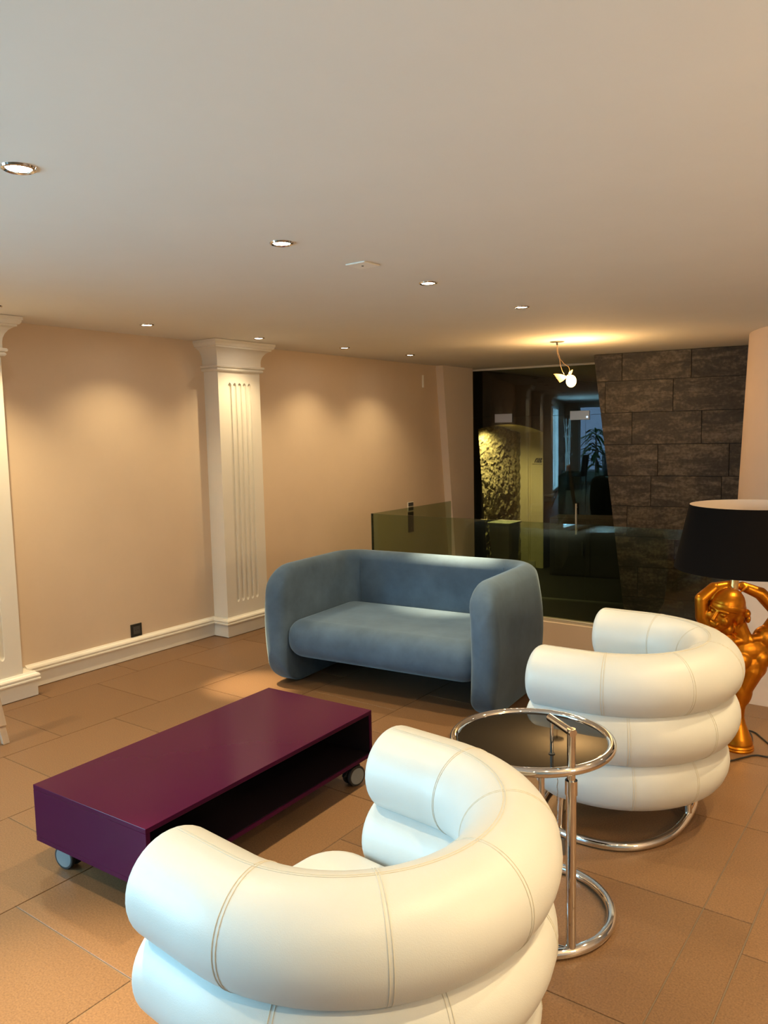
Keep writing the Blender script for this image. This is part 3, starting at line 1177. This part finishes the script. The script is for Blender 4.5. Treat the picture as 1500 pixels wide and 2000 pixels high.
def make_chair():
    t = thing('tub_chair', 'x', 'armchair')
    r1 = roll_mesh(CRM, CLA, CRT, CZ1).build('back_roll', 'leather', t, smooth=True, sharp=70)
    r2 = roll_mesh(CRM - 0.010, CLA + 0.010, CRT, CZ2).build('back_roll', 'leather', t, smooth=True, sharp=70)
    for s in (0.165, 0.335, 0.50, 0.665, 0.835):
        ring_seam(CRM, CLA, CRT, CZ1, s).build('seam', 'thread', r1)
    long_seam(CRM, CLA, CRT, CZ1, 96).build('seam', 'thread', r1)
    for s in (0.22, 0.40, 0.60, 0.78):
        ring_seam(CRM - 0.010, CLA + 0.010, CRT, CZ2, s).build('seam', 'thread', r2)
    # seat: one thick round-edged cushion under the rolls, reaching forward
    prof = []
    h0, h1, re = 0.134, 0.372, 0.118
    for k in range(13):
        a = -PI / 2 + PI * k / 12
        prof.append((re * (1 - math.cos(a)), (h0 + h1) / 2 + (h1 - h0) / 2 * math.sin(a)))
    v, f = [], []
    base = []
    rm = 0.328 + CRT
    fr = -CLA - 0.12
    for k in range(49):
        a = PI * k / 48
        base.append((rm * math.cos(a), rm * math.sin(a)))
    for k in range(1, 5):
        base.append((-rm, -0.06 * k / 4))
    for k in range(1, 48):
        a = PI + PI * k / 48
        ca, sa = math.cos(a), math.sin(a)
        base.append((rm * math.copysign(abs(ca) ** (2 / 2.5), ca), -0.06 - (-fr - 0.06) * abs(sa) ** (2 / 2.5)))
    for k in range(4, 0, -1):
        base.append((rm, -0.06 * k / 4))
    nb_ = len(base)
    nor = []
    for i in range(nb_):
        p0, p1 = Vector(base[i - 1]), Vector(base[(i + 1) % nb_])
        d = (p1 - p0).normalized()
        nor.append(Vector((d.y, -d.x)))
    for ins, z in prof:
        for p, n in zip(base, nor):
            v.append((p[0] - n.x * ins, p[1] - n.y * ins, z))
    for i in range(len(prof) - 1):
        for k in range(nb_):
            f.append((i * nb_ + k, i * nb_ + (k + 1) % nb_, (i + 1) * nb_ + (k + 1) % nb_, (i + 1) * nb_ + k))
    f.append(tuple(range(nb_))[::-1])
    f.append(tuple((len(prof) - 1) * nb_ + k for k in range(nb_)))
    st_ = MB().add(v, f).build('seat_base', 'leather', t, smooth=True, sharp=70)
    # vertical seams of the seat base
    for ang in (25, 60, 120, 155):
        a = math.radians(ang)
        i = min(range(nb_), key=lambda q: abs(math.atan2(base[q][1], base[q][0]) - a))
        m_ = MB()
        for off in (-0.0035, 0.0035):
            n = nor[i]
            tg = Vector((-n.y, n.x))
            pts = [(base[i][0] - n.x * (ins - 0.0003) + tg.x * off, base[i][1] - n.y * (ins - 0.0003) + tg.y * off, z) for ins, z in prof]
            m_.tube(pts, 0.0011, 5)
        m_.build('seam', 'thread', st_)
    # loose seat cushion between the arms
    cu_ = rounded_slab(0.50, 0.52, 0.09, 0.12, 0.04).build('seat_cushion', 'leather', t, smooth=True, sharp=60)
    cu_.location = (0, -0.06, 0.335)
    # chrome base: floor hoop, two side struts
    hoop = [(x_, y_, 0.0175) for x_, y_ in superellipse(0.412, 0.29, 2.4, 84, (0, 0.012))]
    MB().tube(hoop, 0.0175, 14, closed=True).build('base_hoop', 'chrome', t, smooth=True)
    for (px_, py_) in ((0.0, 0.298), (0.385, -0.10), (-0.385, -0.10)):
        MB().tube([(px_, py_, 0.018), (px_ * 0.99, py_ * 0.99, 0.10), (px_ * 0.97, py_ * 0.97, 0.17)], 0.0165, 14).build('strut', 'chrome', t, smooth=True)
    return t


ch = make_chair()
ch.location = (-1.137, 1.396, 0)
ch.rotation_euler = (0, 0, math.radians(-94.7))
tag(ch, 'white leather tub chair of stacked rolls in the foreground, seen from behind', 'armchair', 'white tub chairs')
ch2 = copy_tree(ch)
ch2.location = (-1.128, 3.184, 0)
ch2.rotation_euler = (0, 0, math.radians(-88.24))
tag(ch2, 'white leather tub chair of stacked rolls beside the golden lamp', 'armchair', 'white tub chairs')

# ================================================================== ROUND SIDE TABLE
TC = Vector((-1.09, 2.285, 0))
ZT = 0.588
rt_ = thing('side_table', 'round chrome side table with black glass top between the white chairs', 'side table', (TC.x, TC.y, 0))
MR = 0.254
ring = [(MR * math.cos(2 * PI * k / 72), MR * math.sin(2 * PI * k / 72), ZT) for k in range(72)]
MB().tube(ring, 0.0150, 16, closed=True).build('top_ring', 'chrome', rt_, smooth=True)
MB().lathe([(0.001, ZT - 0.002), (MR - 0.008, ZT - 0.002), (MR - 0.006, ZT + 0.001), (MR - 0.008, ZT + 0.004), (0.001, ZT + 0.004)], 72, cap=False).build('glass_top', 'black_glass', rt_, smooth=True)
pa = math.atan2(2.150 - TC.y, -0.912 - TC.x)
pdv = Vector((math.cos(pa), math.sin(pa), 0))
prp = Vector((-pdv.y, pdv.x, 0))
P0 = pdv * 0.222
# floor ring: an open hoop
g0 = pa + math.radians(100)
fr_ = []
for k in range(67):
    a = pa - math.radians(128) + math.radians(256) * k / 66
    fr_.append((0.256 * math.cos(a), 0.256 * math.sin(a), 0.0165))
MB().tube(fr_, 0.0165, 16).build('base_ring', 'chrome', rt_, smooth=True)
# lower tubes rising from the hoop, joined by a bar on the floor
MB().tube([P0 * 1.13 + Vector((0, 0, 0.008)), P0 * 1.13 + Vector((0, 0, 0.02)), P0 * 1.13 + Vector((0, 0, ZT - 0.055))], 0.0155, 16).build('lower_post', 'chrome', rt_, smooth=True)
MB().tube([P0 * 1.13 + Vector((0, 0, ZT - 0.075)), P0 * 1.13 + Vector((0, 0, ZT - 0.03))], 0.0185, 16).build('collar', 'chrome', rt_, smooth=True)
Q0 = P0 * 0.93 - prp * 0.075
MB().tube([Q0 + Vector((0, 0, 0.014)), Q0 + Vector((0, 0, ZT - 0.012))], 0.0095, 14).build('rear_post', 'chrome', rt_, smooth=True)
e_ = Vector((0.256 * math.cos(pa - math.radians(128)), 0.256 * math.sin(pa - math.radians(128)), 0.014))
MB().tube([P0 * 1.1 + Vector((0, 0, 0.014)), Q0 * 0.9 + Vector((0, 0, 0.014)), e_ * 0.55 + Q0 * 0.1 + Vector((0, 0, 0.007))], 0.008, 12).build('base_bar', 'chrome', rt_, smooth=True)
# telescopic inner tube continuing above the top as an angled handle
hz = ZT + 0.128
hb_ = P0 * 1.13
MB().tube([hb_ + Vector((0, 0, ZT - 0.05)), hb_ + Vector((0, 0, ZT + 0.05)), hb_ + Vector((0, 0, hz - 0.012)), hb_ + Vector((0, 0, hz))], 0.0125, 16).build('handle_post', 'chrome', rt_, smooth=True)
MB().tube([hb_ + Vector((0, 0, hz - 0.011)) + pdv * 0.011, hb_ + Vector((0, 0, hz - 0.011)) - pdv * 0.13], 0.0123, 16).build('handle_bar', 'chrome', rt_, smooth=True)
hp = hb_ - pdv * 0.118
MB().tube([hp + Vector((0, 0, ZT + 0.006)), hp + Vector((0, 0, hz - 0.012))], 0.0055, 12).build('guide_rod', 'chrome', rt_, smooth=True)
MB().lathe([(0.0005, 0.0), (0.010, 0.0), (0.010, 0.002), (0.0005, 0.002)], 16, (hp.x, hp.y, ZT + 0.0042)).build('rod_foot', 'rubber', rt_)
chn = MB()
c0 = P0 * 1.0 - prp * 0.03
for k in range(26):
    chn.ellipsoid((c0.x + 0.001 * math.sin(k), c0.y, ZT - 0.035 - k * 0.0052), (0.0017, 0.0017, 0.0024), 6, 4)
tag(chn.build('ball_chain', 'chrome', rt_, smooth=True), kind='stuff')
lkp = MB().box(-0.008, 0.008, -0.003, 0.003, 0, 0.05).build('locking_plate', 'steel', rt_)
lkp.location = P0 * 1.06 - prp * 0.02 + Vector((0, 0, 0.32))

# ================================================================== PURPLE COFFEE TABLE
CT = thing('coffee_table', 'low purple lacquered coffee table with an open shelf, on castors', 'coffee table', (-2.428, 2.133, 0), math.radians(2.0))
hx, hy, z0, z1, tk = 0.317, 0.643, 0.112, 0.330, 0.018
MB().box(-hx, hx, -hy, hy, z1 - tk, z1).build('table_top', 'purple_lacquer', CT, bevel=0.0015, seg=2)
MB().box(-hx, hx, -hy, hy, z0, z0 + tk).build('bottom_panel', 'purple_lacquer', CT, bevel=0.0012, seg=1)
MB().box(-hx, hx, -hy, -hy + tk, z0 + tk + 0.0003, z1 - tk - 0.0003).build('end_panel', 'purple_lacquer', CT, bevel=0.0012, seg=1)
MB().box(-hx, hx, hy - tk, hy, z0 + tk + 0.0003, z1 - tk - 0.0003).build('end_panel', 'purple_lacquer', CT, bevel=0.0012, seg=1)
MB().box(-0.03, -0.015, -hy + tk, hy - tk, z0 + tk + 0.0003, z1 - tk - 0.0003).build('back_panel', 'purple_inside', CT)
cz = 0.047


def castor(x, y, rz):
    c = MB().box(-0.028, 0.028, -0.028, 0.028, z0 - 0.006, z0 - 0.0003)
    c.tube([(0, 0, 0.05), (0, 0, z0 - 0.004)], 0.012, 10)
    c.prism([(-0.055, 0.055), (-0.02, 0.085), (0.04, 0.09), (0.045, 0.05), (0.0, 0.042)], -0.008, 0.008, lambda a, b, d: (a, d, b))
    o = c.build('castor', 'rubber', CT)
    o.location = (x, y, 0)
    o.rotation_euler = (0, 0, rz)
    for s in (-1, 1):
        w = MB().lathe([(0.030, 0.0), (0.045, 0.002), (0.047, 0.006), (0.047, 0.014), (0.044, 0.018), (0.030, 0.018)], 30).build('wheel', 'rubber', o, smooth=True)
        w.rotation_euler = (s * PI / 2, 0, 0)
        w.location = (0.008, -s * 0.010, cz)
        h = MB().lathe([(0.0005, 0.0195), (0.020, 0.0195), (0.037, 0.0185), (0.038, 0.0170)], 30, cap=False).build('hub', 'wheel_grey', o, smooth=True)
        h.rotation_euler = (s * PI / 2, 0, 0)
        h.location = (0.008, -s * 0.010, cz)
    return o


# dark lining of the open compartment
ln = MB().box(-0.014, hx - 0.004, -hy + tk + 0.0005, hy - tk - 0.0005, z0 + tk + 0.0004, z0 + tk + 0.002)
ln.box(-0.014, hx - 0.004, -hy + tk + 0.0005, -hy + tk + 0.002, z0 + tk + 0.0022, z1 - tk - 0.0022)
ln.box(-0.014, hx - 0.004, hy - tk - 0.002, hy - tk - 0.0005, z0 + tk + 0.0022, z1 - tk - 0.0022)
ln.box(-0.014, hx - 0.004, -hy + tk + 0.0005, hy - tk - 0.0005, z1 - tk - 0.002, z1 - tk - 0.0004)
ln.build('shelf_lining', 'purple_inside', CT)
castor(-hx + 0.075, -hy + 0.075, math.radians(8))
castor(hx - 0.065, -hy + 0.08, math.radians(20))
castor(hx - 0.045, hy - 0.10, math.radians(75))
castor(-hx + 0.07, hy - 0.08, math.radians(40))

# ================================================================== GOLDEN FIGURE LAMP
LP = thing('figure_lamp', 'golden female figure lamp with a wide black drum shade', 'lamp', (-0.824, 4.06, 0), YAW)


def capsule(mb_, p, q, r0, r1, m=18):
    p, q = Vector(p), Vector(q)
    d = (q - p)
    L = d.length
    d.normalize()
    pts, rr = [], []
    for k in range(6):
        a = PI / 2 * k / 6
        pts.append(p - d * r0 * math.cos(a))
        rr.append(max(1e-4, r0 * math.sin(a)))
    for k in range(5):
        t = k / 4
        pts.append(p + d * L * t)
        rr.append(r0 + (r1 - r0) * t)
    for k in range(5, -1, -1):
        a = PI / 2 * k / 6
        pts.append(q + d * r1 * math.cos(a))
        rr.append(max(1e-4, r1 * math.sin(a)))
    mb_.tube(pts, rr, m)


fg = MB()
# stem and torso (x right in the picture, y away from the viewer)
fg.lathe([(0.066, 0.022), (0.068, 0.035), (0.062, 0.06), (0.048, 0.095), (0.034, 0.13), (0.026, 0.165), (0.028, 0.20), (0.034, 0.23)], 28, (0.002, 0, 0))
capsule(fg, (0.0, 0, 0.16), (0.0, 0, 0.235), 0.026, 0.034)
fg.ellipsoid((0.008, 0.0, 0.30), (0.058, 0.048, 0.090))
capsule(fg, (0.012, 0, 0.30), (0.050, 0, 0.40), 0.048, 0.066)
fg.ellipsoid((0.048, 0.0, 0.425), (0.088, 0.062, 0.085))
fg.ellipsoid((0.050, 0.005, 0.495), (0.108, 0.062, 0.080))
# breasts, collar bones, shoulders
fg.ellipsoid((0.000, -0.030, 0.455), (0.048, 0.036, 0.050))
fg.ellipsoid((0.092, -0.030, 0.463), (0.048, 0.036, 0.050))
capsule(fg, (-0.045, -0.02, 0.548), (0.130, -0.02, 0.572), 0.022, 0.022)
fg.ellipsoid((0.125, 0.0, 0.560), (0.062, 0.052, 0.060))
fg.ellipsoid((-0.075, 0.0, 0.545), (0.058, 0.050, 0.055))
# neck
capsule(fg, (0.015, 0.0, 0.55), (-0.025, 0.004, 0.665), 0.044, 0.040)
capsule(fg, (0.040, -0.03, 0.555), (0.005, 0.0, 0.64), 0.016, 0.014)
# right-hand arm: shoulder, elbow out of frame, forearm back to the crown
capsule(fg, (0.135, 0.0, 0.570), (0.195, 0.005, 0.672), 0.047, 0.036)
capsule(fg, (0.195, 0.005, 0.675), (0.105, 0.02, 0.775), 0.036, 0.032)
capsule(fg, (0.105, 0.02, 0.775), (0.020, 0.03, 0.812), 0.031, 0.024)
# left-hand arm: shoulder, raised elbow, forearm over the head
capsule(fg, (-0.090, 0.01, 0.545), (-0.180, 0.02, 0.665), 0.042, 0.032)
capsule(fg, (-0.180, 0.02, 0.665), (-0.185, 0.02, 0.755), 0.032, 0.032)
capsule(fg, (-0.185, 0.02, 0.755), (-0.125, 0.02, 0.808), 0.032, 0.029)
capsule(fg, (-0.125, 0.02, 0.808), (-0.050, 0.03, 0.818), 0.028, 0.024)
# hands with fingers interlaced behind the crown
for k in range(4):
    capsule(fg, (-0.050, 0.015 + 0.011 * k, 0.822 - 0.004 * k), (-0.005, 0.020 + 0.011 * k, 0.810 - 0.006 * k), 0.008, 0.006, 10)
    capsule(fg, (0.022, 0.018 + 0.011 * k, 0.818 - 0.004 * k), (-0.020, 0.024 + 0.011 * k, 0.826 - 0.005 * k), 0.008, 0.006, 10)
capsule(fg, (-0.055, 0.005, 0.812), (-0.030, -0.004, 0.800), 0.009, 0.007, 10)
capsule(fg, (0.026, 0.005, 0.810), (0.004, -0.004, 0.798), 0.009, 0.007, 10)
# head, turned to the left and bowed
hr = Matrix.Rotation(math.radians(24), 3, 'Y') @ Matrix.Rotation(math.radians(-46), 3, 'Z') @ Matrix.Rotation(math.radians(16), 3, 'X')
HC = Vector((-0.078, -0.005, 0.705))


def hp_(x_, y_, z_):
    return HC + hr @ Vector((x_, y_, z_))


fg.ellipsoid(hp_(0, 0.012, 0.022), (0.078, 0.094, 0.088), rot=hr)
fg.ellipsoid(hp_(0, -0.022, -0.038), (0.058, 0.062, 0.072), rot=hr)          # face and jaw
fg.ellipsoid(hp_(0, -0.062, -0.092), (0.022, 0.020, 0.020), rot=hr)          # chin
for s in (-1, 1):
    fg.ellipsoid(hp_(s * 0.036, -0.060, -0.036), (0.022, 0.016, 0.022), rot=hr)   # cheek
    fg.ellipsoid(hp_(s * 0.026, -0.073, -0.006), (0.015, 0.009, 0.008), rot=hr)   # eyelid
    capsule(fg, hp_(s * 0.008, -0.084, 0.010), hp_(s * 0.046, -0.070, 0.012), 0.0085, 0.006, 10)   # brow
    fg.ellipsoid(hp_(s * 0.010, -0.094, -0.041), (0.008, 0.008, 0.006), rot=hr)   # nostril
    fg.ellipsoid(hp_(s * 0.074, 0.010, -0.02), (0.010, 0.020, 0.028), rot=hr)     # ear
capsule(fg, hp_(0, -0.080, 0.008), hp_(0, -0.104, -0.036), 0.0075, 0.0105, 12)    # nose
capsule(fg, hp_(-0.016, -0.082, -0.060), hp_(0.016, -0.082, -0.060), 0.0062, 0.0062, 10)
capsule(fg, hp_(-0.012, -0.082, -0.071), hp_(0.012, -0.082, -0.071), 0.0068, 0.0068, 10)
fg.ellipsoid(hp_(0.035, 0.0, -0.085), (0.035, 0.04, 0.035))
# side hair falling beside the neck
capsule(fg, hp_(0.066, 0.03, -0.01), hp_(0.070, 0.03, -0.085), 0.022, 0.016)
body = fg.build('figure', 'gold', LP, smooth=True)
rm_ = body.modifiers.new('remesh', 'REMESH')
rm_.mode = 'VOXEL'
rm_.voxel_size = 0.0036
sm_ = body.modifiers.new('smooth', 'SMOOTH')
sm_.factor = 0.5
sm_.iterations = 6
bpy.context.view_layer.update()
me = bpy.data.meshes.new_from_object(body.evaluated_get(bpy.context.evaluated_depsgraph_get()))
body.modifiers.clear()
body.data = me
for p in me.polygons:
    p.use_smooth = True
# wrapped headscarf: soft folded crown, forehead band and a knot at the side
cp_ = MB()
v, f = [], []
mm, nn = 56, 16
for i in range(nn + 1):
    th = math.radians(88) * i / nn
    for k in range(mm):
        a = 2 * PI * k / mm
        fold = 0.030 * math.sin(th) * math.sin(3 * a + 5.0 * th + 0.6) + 0.012 * math.sin(th) * math.sin(7 * a - 6 * th)
        w = 1 + fold
        back = 0.020 * max(0, math.sin(a)) * math.sin(th)
        v.append(hp_(0.081 * w * math.sin(th) * math.cos(a), 0.014 + (0.096 + back) * w * math.sin(th) * math.sin(a),
                     0.008 + 0.086 * math.cos(th) * (1 + 0.3 * fold) - 0.012 * math.sin(a) * math.sin(th)))
for i in range(nn):
    for k in range(mm):
        f.append((i * mm + k, i * mm + (k + 1) % mm, (i + 1) * mm + (k + 1) % mm, (i + 1) * mm + k))
cp_.add(v, f)
cp_.build('headscarf', 'gold', LP, smooth=True, sharp=80)
hb2 = MB()
v, f = [], []
for k in range(48):
    a = 2 * PI * k / 48
    zc = 0.016 - 0.012 * math.sin(a) + 0.010 * math.cos(a)
    for q in range(10):
        b = 2 * PI * q / 10
        rr_ = 0.0785 + 0.0055 * math.cos(b)
        v.append(hp_(rr_ * math.cos(a), 0.014 + (rr_ + 0.015) * math.sin(a), zc + 0.017 * math.sin(b)))
for k in range(48):
    for q in range(10):
        f.append((k * 10 + q, k * 10 + (q + 1) % 10, ((k + 1) % 48) * 10 + (q + 1) % 10, ((k + 1) % 48) * 10 + q))
hb2.add(v, f)
hb2.build('headband', 'gold', LP, smooth=True, sharp=80)
kn = MB().ellipsoid(hp_(0.082, 0.045, 0.012), (0.020, 0.026, 0.022), 16, 10)
kn.ellipsoid(hp_(0.094, 0.055, -0.012), (0.012, 0.018, 0.022), 14, 8)
kn.build('knot', 'gold', LP, smooth=True)
MB().lathe([(0.060, 0.0), (0.072, 0.0), (0.074, 0.008), (0.070, 0.014), (0.073, 0.020), (0.067, 0.028), (0.050, 0.03)], 36, (0.002, 0, 0)).build('base', 'gold', LP, smooth=True)
SC = 0.037
MB().tube([(-0.030, 0.01, 0.80), (-0.030, 0.01, 0.855)], 0.020, 20).build('lamp_socket', 'brass', LP, smooth=True)
MB().tube([(-0.030, 0.01, 0.85), (SC * 0.2, 0, 0.93), (SC, 0, 1.0), (SC, 0, 1.05)], 0.008, 10).build('lamp_stem', 'brass', LP, smooth=True)
zb_, zt_, rb_, rtp = 0.905, 1.216, 0.345, 0.277
MB().lathe([(rb_, zb_), (rtp, zt_), (rtp - 0.0015, zt_ + 0.001)], 96, (SC, 0, 0), cap=False).build('shade', 'shade_black', LP, smooth=True)
MB().lathe([(rtp - 0.0015, zt_ + 0.001), (rtp - 0.003, zt_), (rb_ - 0.003, zb_), (rb_, zb_)], 96, (SC, 0, 0), cap=False).build('shade_lining', 'shade_lining', LP, smooth=True)
sp = MB()
for k in range(3):
    a = 2 * PI * k / 3 + 0.4
    sp.tube([(SC, 0, 1.05), (SC + (rb_ - 0.045) * math.cos(a), (rb_ - 0.045) * math.sin(a), 1.05)], 0.002, 6)
sp.build('spider', 'brass', LP)

cbk = MB()


def lw(p, z):
    return (p[0], p[1], z)


pts = []


def floor_pt(px_, py_, z=0.006):
    d = R2 * ((px_ - 750) / 1534.14) - U2 * ((py_ - 1000) / 1534.14) + FW
    t = (z - CAM_H) / d.z
    return Vector((0, 0, CAM_H)) + d * t


def smooth_path(P, n=10):
    out = []
    P = [P[0]] + P + [P[-1]]
    for i in range(1, len(P) - 2):
        for k in range(n):
            t = k / n
            a, b, c, d = P[i - 1], P[i], P[i + 1], P[i + 2]
            out.append(0.5 * ((2 * b) + (c - a) * t + (2 * a - 5 * b + 4 * c - d) * t * t + (3 * b - a - 3 * c + d) * t ** 3))
    out.append(P[-2])
    return out


c1_ = [floor_pt(*p) for p in [(1425, 1460), (1440, 1466), (1455, 1462), (1468, 1450), (1467, 1435), (1461, 1427), (1475, 1431), (1490, 1443), (1515, 1462), (1560, 1480)]]
c2_ = [floor_pt(*p) for p in [(1560, 1480), (1540, 1478), (1500, 1478), (1475, 1475), (1450, 1480), (1427, 1486), (1400, 1490), (1380, 1478), (1390, 1462), (1425, 1460)]]
cbk.tube(smooth_path(c1_ + c2_[1:]), 0.0042, 8)
cbo = cbk.build('cable', 'cable_black', LP, smooth=True)
bpy.context.view_layer.update()
cbo.matrix_parent_inverse = LP.matrix_world.inverted()
cbo['label'] = 'black cable looped on the floor'

# ================================================================== EASEL LEG at the left edge
ez = thing('wooden_stand', 'pale wooden stand at the left edge, only a foot in view', 'stand', (-4.10, 2.06, 0))
def leg_(name, p, q, w, h, par):
    p, q = Vector(p), Vector(q)
    a = Vector((w, 0, 0))
    b = Vector((0, h, 0))
    v = [p - a - b, p + a - b, p + a + b, p - a + b, q - a - b, q + a - b, q + a + b, q - a + b]
    return MB().add(v, [(3, 2, 1, 0), (4, 5, 6, 7), (0, 1, 5, 4), (1, 2, 6, 5), (2, 3, 7, 6), (3, 0, 4, 7)]).build(name, 'pale_wood', par, bevel=0.002, seg=1)
leg_('leg', (0.075, -0.005, 0.0), (-0.02, -0.06, 0.55), 0.011, 0.018, ez)
leg_('leg', (0.070, -0.020, 0.10), (-0.045, -0.085, 0.85), 0.013, 0.024, ez)
leg_('leg', (0.075, -0.50, 0.0), (-0.045, -0.45, 0.85), 0.013, 0.022, ez)
leg_('leg', (-0.40, -0.28, 0.0), (-0.06, -0.27, 0.85), 0.013, 0.022, ez)
MB().box(-0.08, -0.02, -0.52, -0.02, 0.83, 0.87).build('cross_bar', 'pale_wood', ez, bevel=0.002, seg=1)

# ================================================================== THINGS BEHIND THE VIEWER (mirrored in the glass)
def simple_chair(loc, rz, label):
    t = thing('dining_chair', label, 'chair', loc, rz, 'black chairs behind the viewer')
    rounded_slab(0.46, 0.45, 0.07, 0.07, 0.03).build('seat', 'black_leather', t, smooth=True).location = (0, 0, 0.42)
    b = rounded_slab(0.45, 0.46, 0.05, 0.07, 0.022).build('backrest', 'black_leather', t, smooth=True)
    b.rotation_euler = (math.radians(82), 0, 0)
    b.location = (0, 0.23, 0.72)
    for sx in (-1, 1):
        for sy in (-1, 1):
            MB().tube([(sx * 0.21, sy * 0.2, 0), (sx * 0.18, sy * 0.17, 0.43)], [0.009, 0.012], 10).build('leg', 'plastic_black', t, smooth=True)
    return t


simple_chair((-3.35, -2.2, 0), 0.4, 'black chair in front of the window, mirrored in the dark glass')
simple_chair((-4.25, -2.0, 0), -1.3, 'black chair by the wall, mirrored in the dark glass')
simple_chair((-2.3, -1.5, 0), 2.4, 'black chair mirrored in the balustrade glass')

vs_ = thing('branch_vase', 'tall dark vase of white branches mirrored in the dark glass', 'vase', (-4.55, -3.1, 0))
MB().lathe([(0.12, 0.0), (0.14, 0.02), (0.16, 0.50), (0.15, 0.50), (0.13, 0.04)], 28).build('vase', 'plastic_black', vs_, smooth=True)
random.seed(11)
for k in range(9):
    a = random.uniform(0, 2 * PI)
    x_, y_ = 0.05 * math.cos(a), 0.05 * math.sin(a)
    P = [Vector((x_, y_, 0.1))]
    dx, dy = random.uniform(-0.05, 0.05), random.uniform(-0.06, 0.06)
    for j in range(1, 8):
        P.append(P[-1] + Vector((dx * 0.35 + random.uniform(-0.018, 0.018), dy * 0.35 + random.uniform(-0.018, 0.018), 0.25)))
    mb_ = MB().tube(smooth_path(P, 4), [0.011 - 0.007 * i / 28 for i in range(29)], 7)
    for j in (2, 3, 4, 5, 6):
        d = Vector((random.uniform(-0.10, 0.10), random.uniform(-0.10, 0.10), random.uniform(0.06, 0.13)))
        mb_.tube([P[j], P[j] + d * 0.5, P[j] + d], [0.006, 0.005, 0.003], 6)
    mb_.build('branch', 'branch_white', vs_, smooth=True)


def shrub(loc, label, n=90, h=1.6, r=0.8):
    t = thing('garden_shrub', label, 'shrub', loc)
    mb_ = MB()
    for k in range(n):
        a = random.uniform(0, 2 * PI)
        el = random.uniform(-0.25, 1.0)
        L = random.uniform(0.5, 1.0) * r
        b = Vector((0, 0, h * random.uniform(0.25, 1.0)))
        d = Vector((math.cos(a) * L, math.sin(a) * L, el * 0.5))
        s = Vector((-math.sin(a), math.cos(a), 0)) * random.uniform(0.03, 0.06)
        v = []
        for i in range(5):
            u = i / 4
            c = b + d * u + Vector((0, 0, -0.35 * u * u))
            w = math.sin(PI * (0.08 + 0.9 * u))
            v += [c + s * w, c - s * w, c + Vector((0, 0, 0.006))]
        fs = []
        for i in range(4):
            q = i * 3
            fs += [(q, q + 3, q + 5, q + 2), (q + 2, q + 5, q + 4, q + 1), (q + 1, q + 4, q + 3, q)]
        mb_.add(v, fs)
    tag(mb_.build('leaves', 'leaf_green', t), kind='stuff')
    MB().tube([(0, 0, 0), (0.02, 0.01, h * 0.6), (0, 0, h)], [0.04, 0.03, 0.015], 8).build('stem', 'pale_wood', t)


shrub((-4.0, -6.9, -0.02), 'leafy garden shrub outside the narrow window')
shrub((-3.0, -7.6, -0.02), 'second leafy garden shrub farther outside the narrow window', h=1.9)
